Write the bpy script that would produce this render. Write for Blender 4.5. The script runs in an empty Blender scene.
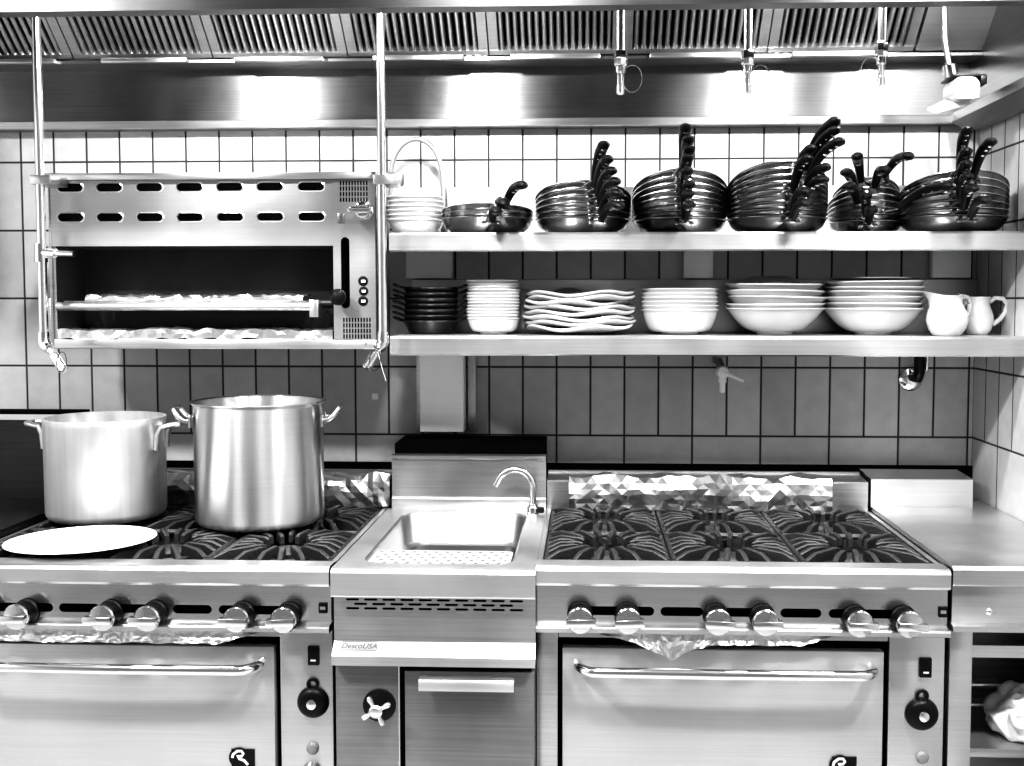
import bpy, bmesh, math, random
from math import sin, cos, pi, radians, atan2, sqrt
from mathutils import Vector, Matrix, noise

random.seed(7)
SC = bpy.context.scene
COL = SC.collection

# ------------------------------------------------------------------ camera
F = 1110.0
CAM = Vector((0, 0, 1.505))
YAW, PIT = radians(2.5), radians(3.4)
SHX, SHY = -25 / 1024, -17 / 1024
W = Vector((-sin(YAW) * cos(PIT), cos(YAW) * cos(PIT), -sin(PIT)))
R = Vector((cos(YAW), sin(YAW), 0))
U = R.cross(W)


def at(px, py, Y):
    """The point at depth Y that a pixel of the photograph looks at."""
    d = W + R * ((px - 512) / F + SHX * 1024 / F) + U * ((383 - py) / F + SHY * 1024 / F)
    return CAM + d * (Y / d.y)


cam = bpy.data.cameras.new('camera')
cam.sensor_width = 36
cam.lens = 36 * F / 1024
cam.shift_x, cam.shift_y = SHX, SHY
cam.clip_start = 0.05
co = bpy.data.objects.new('camera', cam)
COL.objects.link(co)
co.matrix_world = Matrix(((R.x, U.x, -W.x, CAM.x), (R.y, U.y, -W.y, CAM.y), (R.z, U.z, -W.z, CAM.z), (0, 0, 0, 1)))
SC.camera = co


# ------------------------------------------------------------------ materials
class NT:
    def __init__(s, name):
        s.m = bpy.data.materials.new(name)
        s.m.use_nodes = True
        s.t = s.m.node_tree
        s.b = s.t.nodes['Principled BSDF']

    def n(s, typ, **kw):
        x = s.t.nodes.new(typ)
        for k, v in kw.items():
            setattr(x, k, v)
        return x

    def l(s, a, b):
        s.t.links.new(a, b)

    def math(s, op, a, b=None, c=None):
        x = s.n('ShaderNodeMath', operation=op)
        for i, v in enumerate((a, b, c)):
            if v is None:
                continue
            if isinstance(v, (int, float)):
                x.inputs[i].default_value = v
            else:
                s.l(v, x.inputs[i])
        return x.outputs[0]


def g(v):
    return (v, v, v, 1)


def plain(name, v, rough=.5, metal=0, spec=.5, coat=0, bump=0, bscale=60, var=0):
    t = NT(name)
    t.b.inputs['Base Color'].default_value = g(v)
    t.b.inputs['Roughness'].default_value = rough
    t.b.inputs['Metallic'].default_value = metal
    t.b.inputs['Specular IOR Level'].default_value = spec
    t.b.inputs['Coat Weight'].default_value = coat
    tc = t.n('ShaderNodeTexCoord')
    nz = t.n('ShaderNodeTexNoise')
    nz.inputs['Scale'].default_value = bscale
    nz.inputs['Detail'].default_value = 4
    t.l(tc.outputs['Object'], nz.inputs['Vector'])
    if var:
        r = t.n('ShaderNodeMapRange')
        r.inputs['To Min'].default_value = v * (1 - var)
        r.inputs['To Max'].default_value = min(1, v * (1 + var))
        t.l(nz.outputs['Fac'], r.inputs['Value'])
        t.l(r.outputs[0], t.b.inputs['Base Color'])
    if bump:
        b = t.n('ShaderNodeBump')
        b.inputs['Strength'].default_value = bump
        b.inputs['Distance'].default_value = .004
        t.l(nz.outputs['Fac'], b.inputs['Height'])
        t.l(b.outputs[0], t.b.inputs['Normal'])
    return t.m


def steel(name, v=.6, rough=.3, aniso=.6, metal=1, brush=(3, 3, 260), tang=(0, .7, .7), smudge=.25, bump=.05, radial=False):
    """Brushed stainless steel; brush is the noise stretch along each axis."""
    t = NT(name)
    t.b.inputs['Metallic'].default_value = metal
    t.b.inputs['Anisotropic'].default_value = aniso
    tc = t.n('ShaderNodeTexCoord')
    if radial:
        tg = t.n('ShaderNodeTangent', direction_type='RADIAL', axis='Z')
        t.l(tg.outputs[0], t.b.inputs['Tangent'])
    else:
        cb = t.n('ShaderNodeCombineXYZ')
        for i in range(3):
            cb.inputs[i].default_value = tang[i]
        t.l(cb.outputs[0], t.b.inputs['Tangent'])
    mp = t.n('ShaderNodeMapping')
    mp.inputs['Scale'].default_value = brush
    t.l(tc.outputs['Object'], mp.inputs['Vector'])
    nz = t.n('ShaderNodeTexNoise')
    nz.inputs['Scale'].default_value = 1
    nz.inputs['Detail'].default_value = 3
    t.l(mp.outputs[0], nz.inputs['Vector'])
    n2 = t.n('ShaderNodeTexNoise')
    n2.inputs['Scale'].default_value = 3.2
    n2.inputs['Detail'].default_value = 5
    t.l(tc.outputs['Object'], n2.inputs['Vector'])
    mix = t.math('ADD', t.math('MULTIPLY', nz.outputs['Fac'], .35), t.math('MULTIPLY', n2.outputs['Fac'], .65))
    r = t.n('ShaderNodeMapRange')
    r.inputs['From Min'].default_value = .3
    r.inputs['From Max'].default_value = .7
    r.inputs['To Min'].default_value = v * (1 - smudge)
    r.inputs['To Max'].default_value = min(1, v * (1 + smudge))
    t.l(mix, r.inputs['Value'])
    t.l(r.outputs[0], t.b.inputs['Base Color'])
    q = t.n('ShaderNodeMapRange')
    q.inputs['From Min'].default_value = .3
    q.inputs['From Max'].default_value = .7
    q.inputs['To Min'].default_value = rough * .86
    q.inputs['To Max'].default_value = rough * 1.16
    t.l(n2.outputs['Fac'], q.inputs['Value'])
    t.l(q.outputs[0], t.b.inputs['Roughness'])
    if bump:
        b = t.n('ShaderNodeBump')
        b.inputs['Strength'].default_value = bump
        b.inputs['Distance'].default_value = .001
        t.l(nz.outputs['Fac'], b.inputs['Height'])
        t.l(b.outputs[0], t.b.inputs['Normal'])
    return t.m


def tiles(name, axis, off, zoff, tile_v=.43, grout_v=.02):
    """100 x 200 mm upright tiles on a dark grout, one course of lying tiles at the foot."""
    t = NT(name)
    tc = t.n('ShaderNodeTexCoord')
    sp = t.n('ShaderNodeSeparateXYZ')
    t.l(tc.outputs['Object'], sp.inputs[0])
    x, z = sp.outputs[axis], sp.outputs[2]
    P, H, G = .1017, .206, .0031
    low = t.math('LESS_THAN', z, zoff)
    u1 = t.math('DIVIDE', t.math('SUBTRACT', x, off), P)
    pitch = t.math('ADD', P, t.math('MULTIPLY', low, P))
    u = t.math('DIVIDE', t.math('SUBTRACT', x, off), pitch)
    v = t.math('DIVIDE', t.math('SUBTRACT', z, zoff), H)
    du = t.math('MULTIPLY', t.math('ABSOLUTE', t.math('SUBTRACT', u, t.math('ROUND', u))), pitch)
    dv = t.math('MULTIPLY', t.math('ABSOLUTE', t.math('SUBTRACT', v, t.math('ROUND', v))), H)
    d = t.math('MINIMUM', du, dv)
    r = t.n('ShaderNodeMapRange')
    r.inputs['From Min'].default_value = G * .6
    r.inputs['From Max'].default_value = G * 1.3
    t.l(d, r.inputs['Value'])
    cb = t.n('ShaderNodeCombineXYZ')
    t.l(t.math('FLOOR', u), cb.inputs[0])
    t.l(t.math('FLOOR', v), cb.inputs[1])
    wn = t.n('ShaderNodeTexWhiteNoise', noise_dimensions='2D')
    t.l(cb.outputs[0], wn.inputs['Vector'])
    nz = t.n('ShaderNodeTexNoise')
    nz.inputs['Scale'].default_value = 22
    nz.inputs['Detail'].default_value = 5
    t.l(tc.outputs['Object'], nz.inputs['Vector'])
    tv = t.math('ADD', t.math('ADD', tile_v, t.math('MULTIPLY', t.math('SUBTRACT', wn.outputs['Value'], .5), .10)),
                t.math('MULTIPLY', t.math('SUBTRACT', nz.outputs['Fac'], .5), .16))
    mx = t.n('ShaderNodeMix', data_type='FLOAT')
    t.l(r.outputs[0], mx.inputs[0])
    mx.inputs[2].default_value = grout_v
    t.l(tv, mx.inputs[3])
    t.l(mx.outputs[0], t.b.inputs['Base Color'])
    rr = t.n('ShaderNodeMapRange')
    rr.inputs['To Min'].default_value = .8
    rr.inputs['To Max'].default_value = .32
    t.l(r.outputs[0], rr.inputs['Value'])
    t.l(rr.outputs[0], t.b.inputs['Roughness'])
    b = t.n('ShaderNodeBump')
    b.inputs['Strength'].default_value = .4
    b.inputs['Distance'].default_value = .002
    t.l(r.outputs[0], b.inputs['Height'])
    t.l(b.outputs[0], t.b.inputs['Normal'])
    return t.m


M = dict(
    steel=steel('brushed_steel', .62, .33),
    steel_v=steel('brushed_steel_upright', .62, .33, brush=(260, 260, 3), tang=(0, 0, 1)),
    steel_door=steel('door_steel', .58, .33, metal=.7, smudge=.12),
    steel_dark=steel('dull_steel', .30, .36, smudge=.3),
    steel_mid=steel('mid_steel', .42, .34, smudge=.3),
    steel_hood=steel('hood_steel', .2, .31, aniso=.8, smudge=.3),
    steel_bright=steel('bright_steel', .64, .33, smudge=.12),
    steel_shelf=steel('shelf_steel', .47, .36, smudge=.18),
    steel_cover=steel('cover_steel', .95, .4, metal=.1, smudge=.08),
    steel_shaded=steel('shaded_steel', .05, .4, smudge=.4),  # near-black base colour holds the shade on the far-left counter
    steel_lip=steel('lip_steel', .13, .35, smudge=.3),
    steel_sal=steel('broiler_steel', .45, .38, aniso=.4, smudge=.1),
    steel_basin=steel('basin_steel', .30, .36, aniso=.3, smudge=.15),
    steel_filter=steel('filter_steel', .5, .36, smudge=.2),
    steel_white=steel('light_steel', .82, .38, smudge=.08),
    pot_steel=steel('pot_steel', .66, .32, aniso=.9, brush=(3, 3, 300), smudge=.08, tang=(0, 0, 1)),
    aluminium=steel('pot_aluminium', .66, .5, aniso=.2, brush=(60, 60, 2), smudge=.2, bump=.05, tang=(0, 0, 1)),
    lightmetal=plain('satin_metal', .9, .45, .4),
    gray_metal=plain('gray_metal', .3, .35, .6),
    chrome=plain('chrome', .85, .08, 1),
    pipe=plain('plated_pipe', .85, .2, 1, var=.1),
    pan=plain('pan_steel', .2, .24, 1, var=.25, bscale=9),
    pan_light=plain('pan_steel_light', .35, .24, 1, var=.25, bscale=9),
    rim=plain('bare_metal', .85, .2, 1),
    pan_rim=plain('pan_rim', .5, .25, 1),
    black=plain('black_plastic', .005, .38, spec=.22),
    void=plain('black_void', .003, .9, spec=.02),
    soot=plain('sooty_interior', .025, .5, spec=.2, var=.6, bscale=8),
    iron=plain('cast_iron', .022, .45, spec=.6, bump=.5, bscale=140, var=.5),
    ceramic=plain('white_ceramic', .47, .2, spec=.5),
    white=plain('white_paint', .84, .35),
    cloth=plain('white_cloth', .85, .9, bump=.2, bscale=300),
    foil=plain('aluminium_foil', .72, .34, 1),
    darkdish=plain('black_enamel', .012, .25),
    gray=plain('grey_plastic', .22, .4),
    lightgray=plain('light_grey_plastic', .55, .4),
    ink=plain('printing_ink', .05, .6),
    pale=plain('pale_enamel', .3, .4),
    tray=plain('tray_sheet', .42, .35, .4),
    floor=plain('floor_tile', .5, .5, var=.3, bscale=3),
    ceil=plain('ceiling_paint', .7, .8),
    paint=plain('wall_paint', .6, .7),
)


# ------------------------------------------------------------------ mesh helpers
class MB:
    def __init__(s):
        s.bm = bmesh.new()
        s.mi = 0

    def _tag(s, faces):
        for f in faces:
            f.material_index = s.mi

    def box(s, x0, x1, y0, y1, z0, z1, bev=0, seg=2):
        r = bmesh.ops.create_cube(s.bm, size=1)
        for v in r['verts']:
            v.co = Vector(((x0 + x1) / 2 + v.co.x * (x1 - x0), (y0 + y1) / 2 + v.co.y * (y1 - y0), (z0 + z1) / 2 + v.co.z * (z1 - z0)))
        fs = list({f for v in r['verts'] for f in v.link_faces})
        s._tag(fs)
        if bev:
            es = list({e for v in r['verts'] for e in v.link_edges})
            q = bmesh.ops.bevel(s.bm, geom=es, offset=bev, segments=seg, affect='EDGES', profile=.5)
            s._tag(q['faces'])
        return s

    def loft(s, rings, cap0=True, cap1=True, mats=None, close=True):
        vr = [[s.bm.verts.new(p) for p in ring] for ring in rings]
        n = len(vr[0])
        for i in range(len(vr) - 1):
            for j in range(n if close else n - 1):
                k = (j + 1) % n
                f = s.bm.faces.new((vr[i][j], vr[i][k], vr[i + 1][k], vr[i + 1][j]))
                f.material_index = mats[i] if mats else s.mi
        if cap0:
            f = s.bm.faces.new(list(reversed(vr[0])))
            f.material_index = mats[0] if mats else s.mi
        if cap1:
            f = s.bm.faces.new(vr[-1])
            f.material_index = mats[-1] if mats else s.mi
        return s

    def lathe(s, prof, seg=48, c=(0, 0, 0), mats=None, axis='Z', sx=1, sy=1, power=2.0):
        """Turned (or squarish, power > 2) profile of (radius, height) about an axis through c."""
        rings = []
        c = Vector(c)
        for r, h in prof:
            ring = []
            for k in range(seg):
                a = 2 * pi * k / seg
                ca, sa = cos(a), sin(a)
                q = 1.0 if power == 2 else (abs(ca) ** power + abs(sa) ** power) ** (-1 / power)
                p = Vector((max(r, 1e-5) * q * ca * sx, max(r, 1e-5) * q * sa * sy, h))
                if axis == 'Y':
                    p = Vector((p.x, -p.z, p.y))
                elif axis == 'X':
                    p = Vector((p.z, p.x, p.y))
                ring.append(c + p)
            rings.append(ring)
        return s.loft(rings, True, True, mats)

    def tube(s, pts, r, seg=12, flat=1.0, up=None):
        """Round (flat < 1: flattened) bar swept along points; r is one radius or one per point."""
        pts = [Vector(p) for p in pts]
        rs = r if isinstance(r, (list, tuple)) else [r] * len(pts)
        rings = []
        t0 = (pts[1] - pts[0]).normalized()
        nrm = Vector(up) if up else (Vector((0, 0, 1)) if abs(t0.z) < .9 else Vector((1, 0, 0)))
        for i, p in enumerate(pts):
            a = pts[max(0, i - 1)]
            b = pts[min(len(pts) - 1, i + 1)]
            t = (b - a).normalized()
            nrm = (nrm - t * nrm.dot(t)).normalized()
            bi = t.cross(nrm)
            rings.append([p + (nrm * cos(2 * pi * k / seg) * flat + bi * sin(2 * pi * k / seg)) * rs[i] for k in range(seg)])
        return s.loft(rings)

    def prism(s, poly, x0, x1):
        """A (y, z) outline pulled from x0 to x1."""
        return s.loft([[Vector((x0, y, z)) for y, z in poly], [Vector((x1, y, z)) for y, z in poly]])

    def plate(s, outer, holes, o, ux, uy, th):
        """Sheet with cut-outs: 2D outlines placed at o along ux, uy, thickness th along ux x uy."""
        o, ux, uy = Vector(o), Vector(ux), Vector(uy)
        nn = ux.cross(uy).normalized()
        b2 = bmesh.new()
        es = []
        for loop in [outer] + list(holes):
            vs = [b2.verts.new(o + ux * p[0] + uy * p[1]) for p in loop]
            for i in range(len(vs)):
                es.append(b2.edges.new((vs[i], vs[(i + 1) % len(vs)])))
        bmesh.ops.triangle_fill(b2, use_beauty=True, use_dissolve=False, edges=es, normal=nn)
        r = bmesh.ops.extrude_face_region(b2, geom=list(b2.faces))
        bmesh.ops.translate(b2, verts=[v for v in r['geom'] if isinstance(v, bmesh.types.BMVert)], vec=-nn * th)
        bmesh.ops.recalc_face_normals(b2, faces=list(b2.faces))
        me = bpy.data.meshes.new('tmp')
        b2.to_mesh(me)
        b2.free()
        n0 = len(s.bm.faces)
        s.bm.from_mesh(me)
        bpy.data.meshes.remove(me)
        s.bm.faces.ensure_lookup_table()
        for f in s.bm.faces[n0:]:
            f.material_index = s.mi
        return s

    def build(s, name, mat, parent=None, smooth=True, angle=35, recalc=True):
        if recalc:
            bmesh.ops.recalc_face_normals(s.bm, faces=list(s.bm.faces))
        me = bpy.data.meshes.new(name)
        s.bm.to_mesh(me)
        s.bm.free()
        for m in (mat if isinstance(mat, (list, tuple)) else [mat]):
            me.materials.append(m)
        if smooth:
            for p in me.polygons:
                p.use_smooth = True
            me.set_sharp_from_angle(angle=radians(angle))
        o = bpy.data.objects.new(name, me)
        COL.objects.link(o)
        if parent:
            o.parent = parent
            pm = parent
            m4 = Matrix.Identity(4)
            while pm:
                m4 = pm.matrix_basis @ m4 if pm.parent is None else pm.matrix_parent_inverse @ pm.matrix_basis @ m4
                pm = pm.parent
            # geometry is written in world coordinates for fixed things whose Empty is not at the origin
            if parent.get('_world') or (parent.parent and parent.parent.get('_world')):
                o.matrix_parent_inverse = m4.inverted()
        return o


def stadium(cx, cy, w, h, n=6):
    r = h / 2
    a = [(cx + w / 2 - r + r * cos(t), cy + r * sin(t)) for t in [-pi / 2 + pi * i / n for i in range(n + 1)]]
    b = [(cx - w / 2 + r + r * cos(t), cy + r * sin(t)) for t in [pi / 2 + pi * i / n for i in range(n + 1)]]
    return a + b


def rect(x0, x1, y0, y1):
    return [(x0, y0), (x1, y0), (x1, y1), (x0, y1)]


def rrect(x0, x1, y0, y1, r, n=6):
    out = []
    for cx, cy, a0 in ((x1 - r, y0 + r, -90), (x1 - r, y1 - r, 0), (x0 + r, y1 - r, 90), (x0 + r, y0 + r, 180)):
        for i in range(n + 1):
            a = radians(a0 + 90 * i / n)
            out.append((cx + r * cos(a), cy + r * sin(a)))
    return out


def circ(cx, cy, r, n=10):
    return [(cx + r * cos(2 * pi * i / n), cy + r * sin(2 * pi * i / n)) for i in range(n)]


def tag(o, label=None, cat=None, group=None, kind=None):
    for k, v in (('label', label), ('category', cat), ('group', group), ('kind', kind)):
        if v:
            o[k] = v
    return o


def thing(name, loc, label, cat, group=None, world=True):
    o = bpy.data.objects.new(name, None)
    o.empty_display_size = .05
    COL.objects.link(o)
    o.location = loc
    if world:
        o['_world'] = 1
    return tag(o, label, cat, group)


def dup(root, loc, label, rz=0, group=None):
    """Copy a thing with its parts and their sub-parts (shared meshes)."""
    def cp(o, par):
        c = o.copy()
        COL.objects.link(c)
        c.parent = par
        for ch in o.children:
            cp(ch, c)
        return c
    c = cp(root, None)
    c.location = loc
    c.rotation_euler = (0, 0, rz)
    c['label'] = label
    if group:
        c['group'] = group
    return c


ORD = ['bottom', 'second from bottom', 'third from bottom', 'fourth from bottom', 'fifth from bottom', 'sixth from bottom',
       'seventh from bottom', 'eighth from bottom', 'ninth from bottom', 'tenth from bottom', 'eleventh from bottom',
       'twelfth from bottom', 'thirteenth from bottom']


def ordinal(i, n):
    return 'topmost' if i == n - 1 and n > 1 else ORD[i]


# ------------------------------------------------------------------ setting
YW = 3.33
XR = at(973, 400, YW).x
XL = -2.6


def struct(name, mb, mat, **k):
    return tag(mb.build(name, mat, **k), kind='structure')


tx = at(692.4, 400, YW).x
mt_back = tiles('wall_tiles_back', 0, tx, 1.098)
mt_right = tiles('wall_tiles_right', 1, YW, 1.098)
struct('wall_back', MB().box(XL, XR + .1, YW, YW + .1, 0, 2.8), mt_back)
struct('wall_right', MB().box(XR, XR + .1, -1.2, YW, 0, 2.8), mt_right)
struct('wall_left', MB().box(XL - .1, XL, -1.2, YW + .1, 0, 2.8), M['paint'])
struct('floor', MB().box(XL, XR + .1, -2.5, YW + .1, -.1, 0), M['floor'])
struct('ceiling', MB().box(XL, XR + .1, -1.2, YW + .1, 2.8, 2.9), M['ceil'])

struct('shade_strip_1', MB().box(-1.6, XR - .002, YW - .014, YW, .8, 1.014), M['void'])  # black strip standing in for the shadow gap behind the guards

# ------------------------------------------------------------------ extraction hood
HB = 3.29           # face of the back sheet
HX0, HX1 = -2.3, XR - .005
HL = 2.30           # front lip
zl = at(560, 5.5, HL).z
hood = thing('extraction_hood', (0, 2.8, 2.0), 'long brushed steel extraction hood along the tiled wall above the shelves', 'hood')
zg0, zg1 = at(560, 124.5, 3.25).z, at(560, 117, 3.25).z
zf = at(560, 56, 3.2).z
SD = Vector((0, -.76, .65)).normalized()    # direction up the filter bank
f0 = Vector((0, 3.2, zf + .005))
MB().box(HX0, HX1, HB, YW - .002, zg0, 2.62).build('back_panel', M['steel_hood'], hood)
gp = [(3.274, zg0 + .002), (3.270, zg1), (3.274, zg1 + .002), (3.278, zg1), (3.281, zg0 + .006), (HB + .005, zg0 + .006), (HB + .005, zg0)]
MB().prism(gp, HX0, HX1).build('gutter', M['steel_mid'], hood, angle=15)
lp = [(HL, zl), (HL, 2.62), (HL + .02, 2.62), (HL + .02, zl + .02), (HL + .045, zl + .02), (HL + .05, zl + .008), (HL + .045, zl), ]
MB().prism(lp, HX0, HX1).build('front_lip', M['steel_lip'], hood, angle=15)
MB().box(HX0, HX1, HL, YW - .002, 2.62, 2.645).build('roof_sheet', M['steel_mid'], hood)
# end sheet with its run-off channel along the right wall
ex = at(950, 121, HB).x
ez = at(950, 123, HB).z
MB().box(ex + .055, ex + .075, HL + .05, HB, zg0 + .03, 2.62).build('end_panel', M['steel_hood'], hood)
ep = [(ex, ez), (ex + .01, ez + .03), (ex + .014, ez + .03), (ex + .006, ez + .004), (HX1, ez + .004), (HX1, ez - .02), (ex + .05, ez - .02)]
mb = MB()
mb.loft([[Vector((x, HL + .05, z)) for x, z in ep], [Vector((x, HB, z)) for x, z in ep]])
mb.build('end_gutter', M['steel_hood'], hood)
# plain infill right of the last filter, seam strip under the bank
xf = at(916, 50, 3.2).x
fe = f0 + SD * .45
MB().loft([[Vector((xf, f0.y, f0.z)), Vector((ex + .055, f0.y, f0.z)), Vector((ex + .055, f0.y + .02, f0.z + .02)), Vector((xf, f0.y + .02, f0.z + .02))],
           [Vector((xf, fe.y, fe.z)), Vector((ex + .055, fe.y, fe.z)), Vector((ex + .055, fe.y + .02, fe.z + .02)), Vector((xf, fe.y + .02, fe.z + .02))]]
          ).build('infill_panel', M['steel_filter'], hood)
MB().box(HX0, ex + .055, 3.185, HB, zf - .012, zf - .004).build('filter_ledge', M['steel_dark'], hood)
MB().loft([[Vector((HX0, f0.y + .05, f0.z + .045)), Vector((xf, f0.y + .05, f0.z + .045)), Vector((xf, f0.y + .06, f0.z + .055)), Vector((HX0, f0.y + .06, f0.z + .055))],
           [Vector((HX0, fe.y + .05, fe.z + .045)), Vector((xf, fe.y + .05, fe.z + .045)), Vector((xf, fe.y + .06, fe.z + .055)), Vector((HX0, fe.y + .06, fe.z + .055))]]
          ).build('plenum_sheet', M['void'], hood)

# baffle filters: each lifts out
fe_px = [(-64, 73.2), (74.2, 212.5), (213.5, 347.5), (348.5, 488.5), (489.5, 621.5), (622.5, 766.5), (767.5, 913)]
fl_lab = ['baffle grease filter at the far left end, cut by the picture edge', 'second baffle grease filter from the left, right of the tall left pipe',
          'third baffle grease filter from the left, between the two tall pipes', 'fourth baffle grease filter from the left, behind the top of the right tall pipe',
          'middle baffle grease filter left of the first short nozzle pipe', 'baffle grease filter between the first and second short nozzle pipes',
          'baffle grease filter at the right end beside the plain steel panel']
SN = Vector((0, -SD.z, SD.y)) * 1.0       # normal of the bank, towards the room
SN = Vector((0, -.65, -.76)).normalized()
for i, (a, b) in enumerate(fe_px):
    x0, x1 = at(a, 50, 3.2).x + .0005, at(b, 50, 3.2).x - .0005
    fl = thing('grease_filter', ((x0 + x1) / 2, f0.y, f0.z), fl_lab[i], 'filter', 'baffle grease filters in the hood')

    def bar(mb, xa, xb, s0, s1, n0, n1):
        pts = []
        for s in (s0, s1):
            pts.append([Vector((x, f0.y, f0.z)) + SD * s + SN * n for x, n in ((xa, n0), (xb, n0), (xb, n1), (xa, n1))])
        mb.loft(pts)
    mb = MB()
    bar(mb, x0, x0 + .026, 0, .42, -.02, 0)
    bar(mb, x1 - .026, x1, 0, .42, -.02, 0)
    bar(mb, x0, x1, 0, .016, -.02, .001)
    bar(mb, x0, x1, .404, .42, -.02, .001)
    mb.build('filter_frame', M['steel_filter'], fl, smooth=False)
    mb = MB()
    n = 16
    wv = (x1 - x0 - .052) / n
    for k in range(n):
        xc = x0 + .026 + wv * (k + .5)
        rings = []
        for s in (.014, .406):
            rings.append([Vector((xc + dx * wv, f0.y, f0.z)) + SD * s + SN * nn for dx, nn in ((-.30, -.014), (-.27, -.004), (-.12, 0), (.12, 0), (.27, -.004), (.30, -.014))])
        mb.loft(rings)
    mb.build('baffle', M['steel_filter'], fl)
    xh0, xh1 = [(x0 + .03, x0 + .375), (101, 187), (234, 323), (373, 464), (510, 600), (650, 741), (792, 881)][i]
    if i:
        xh0, xh1 = at(xh0, 58, 3.17).x, at(xh1, 58, 3.17).x
    else:
        xh1 = at(55, 58, 3.17).x
    MB().box(xh0, xh1, 3.165, 3.184, zf - .014, zf + .0, bev=.003).build('drip_tab', M['steel'], fl)


# ------------------------------------------------------------------ fire-suppression piping
def nozzle_drop(px, py, label):
    Y = 2.6
    b = at(px, py, Y)
    t = thing('hanging_pipe', (b.x, Y, b.z), label, 'pipe', 'short fire suppression nozzle pipes under the hood')
    z = b.z
    MB().tube([(b.x, Y, z + .085), (b.x, Y, 2.615)], .0105, 16).build('pipe', M['pipe'], t)
    MB().lathe([(.013, 0), (.0155, .004), (.0155, .03), (.013, .034)], 8, (b.x, Y, z + .06)).build('coupling', M['chrome'], t)
    MB().lathe([(.007, 0), (.0075, .03), (.012, .033), (.012, .05), (.009, .052)], 12, (b.x, Y, z + .012)).build('nozzle', M['chrome'], t)
    MB().lathe([(.006, 0), (.0085, .003), (.0085, .022), (.007, .024)], 12, (b.x, Y, z - .006)).build('blow_off_cap', M['pipe'], t)
    sx = -1 if px > 800 else 1
    ring = [(b.x + sx * (.004 + .03 * (1 - cos(a)) * .75), Y - .012 - .004 * sin(a), z + .028 + .03 * sin(a)) for a in [2 * pi * k / 24 - .1 for k in range(24)]]
    MB().tube(ring + ring[:1], .0011, 6).build('cap_ring', M['chrome'], t)


nozzle_drop(620.5, 92, 'short nozzle pipe hanging above the second and third pan stacks, leftmost of three')
nozzle_drop(747.5, 92, 'short nozzle pipe hanging above the tallest pan stack, middle of three')
nozzle_drop(881, 84, 'short nozzle pipe hanging near the white box, rightmost of three')


def long_drop(pts, label, tip, tee=None, bracket_y=180):
    Y = 2.86
    P = [at(x, y, Y) for x, y in pts]
    x = P[-1].x
    t = thing('hanging_pipe', (x, Y, P[-1].z), label, 'pipe', 'tall fire suppression pipes either side of the broiler')
    top = Vector((P[0].x, Y, 2.615))
    MB().tube([top] + P, .0115, 16).build('pipe', M['pipe'], t)
    e = P[-1]
    q = at(tip[0], tip[1], Y - .03)
    d = (q - e).normalized()
    MB().tube([e + Vector((0, 0, .022)), e + Vector((0, 0, -.004)), e + d * .012 + Vector((0, 0, -.008)), e + d * .03], [.0145, .016, .016, .0145], 12).build('elbow', M['chrome'], t)
    L = (q - e).length
    mb = MB().tube([e + d * .03, e + d * L * .45, e + d * L * .5, e + d * L * .97, q], [.008, .008, .0125, .0125, .009], 12)
    mb.build('nozzle', M['chrome'], t)
    c = e + d * L * .75
    side = Vector((.03, -.008, .008))
    ring = [c + side * (1 - cos(a)) * .5 + Vector((0, -.013, .026 * sin(a))) for a in [2 * pi * k / 20 for k in range(20)]]
    MB().tube(ring + ring[:1], .001, 6).build('cap_ring', M['black'], t)
    br = at(pts[-1][0] - 3, bracket_y, Y)
    MB().box(x - .02, x + .035, Y - .014, Y + .085, br.z - .012, br.z + .012, bev=.002).build('pipe_clamp', M['steel_bright'], t)
    if tee:
        a, b = at(tee[0], tee[1], Y), at(tee[2], tee[3], Y - .02)
        MB().tube([a + Vector((0, 0, -.024)), a + Vector((0, 0, .024))], .0165, 12).build('tee_fitting', M['chrome'], t)
        m = a.lerp(b, .45)
        MB().tube([a, m, m.lerp(b, .05), b], [.013, .013, .008, .0075], 12).build('side_nozzle', M['chrome'], t)
    return t


long_drop([(36, 14), (40, 180), (44, 340)], 'tall suppression pipe with a side nozzle, left of the broiler', (64, 371), (41, 253, 74, 254))
lp2 = long_drop([(380.5, 14), (381.5, 180), (383, 340)], 'tall suppression pipe between the broiler and the shelves', (366, 369))
w0 = at(378, 352, 2.84)
MB().tube([w0, at(382, 368, 2.83), at(386, 381, 2.83)], .0008, 5).build('wire_end', M['lightgray'], lp2)

# white lidded box on the hood's right end
bc = at(961, 91, 2.95)
jb = thing('junction_box', (bc.x, 2.95, bc.z), 'small white box with a dark lid hanging under a steel conduit at the hood end', 'box')
sx, sz = .034, .029
mb = MB()
prof = rrect(-sx, sx, -sz, sz, .022, 5)
mb.loft([[Vector((bc.x + a, 2.95 + y, bc.z + b)) for a, b in prof] for y in (-.04, .04)])
mb.build('housing', M['pale'], jb)
MB().box(bc.x - .034, bc.x + .05, 2.91, 3.01, bc.z + .029, bc.z + .036, bev=.002).build('lid', M['black'], jb)
MB().box(bc.x + .036, bc.x + .052, 2.91, 3.0, bc.z + .010, bc.z + .033, bev=.002).build('mounting_clip', M['black'], jb)
ct = at(951, 76, 2.95)
cu = at(945, 40, 2.95)
MB().tube([ct + Vector((0, 0, -.004)), ct.lerp(cu, .3)], .017, 14).build('gland', M['chrome'], jb)
MB().tube([ct.lerp(cu, .3), cu, Vector((cu.x - .01, 2.97, 2.55))], .008, 12).build('conduit', M['steel_mid'], jb)
fl0 = at(955, 100, 2.93)
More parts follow.
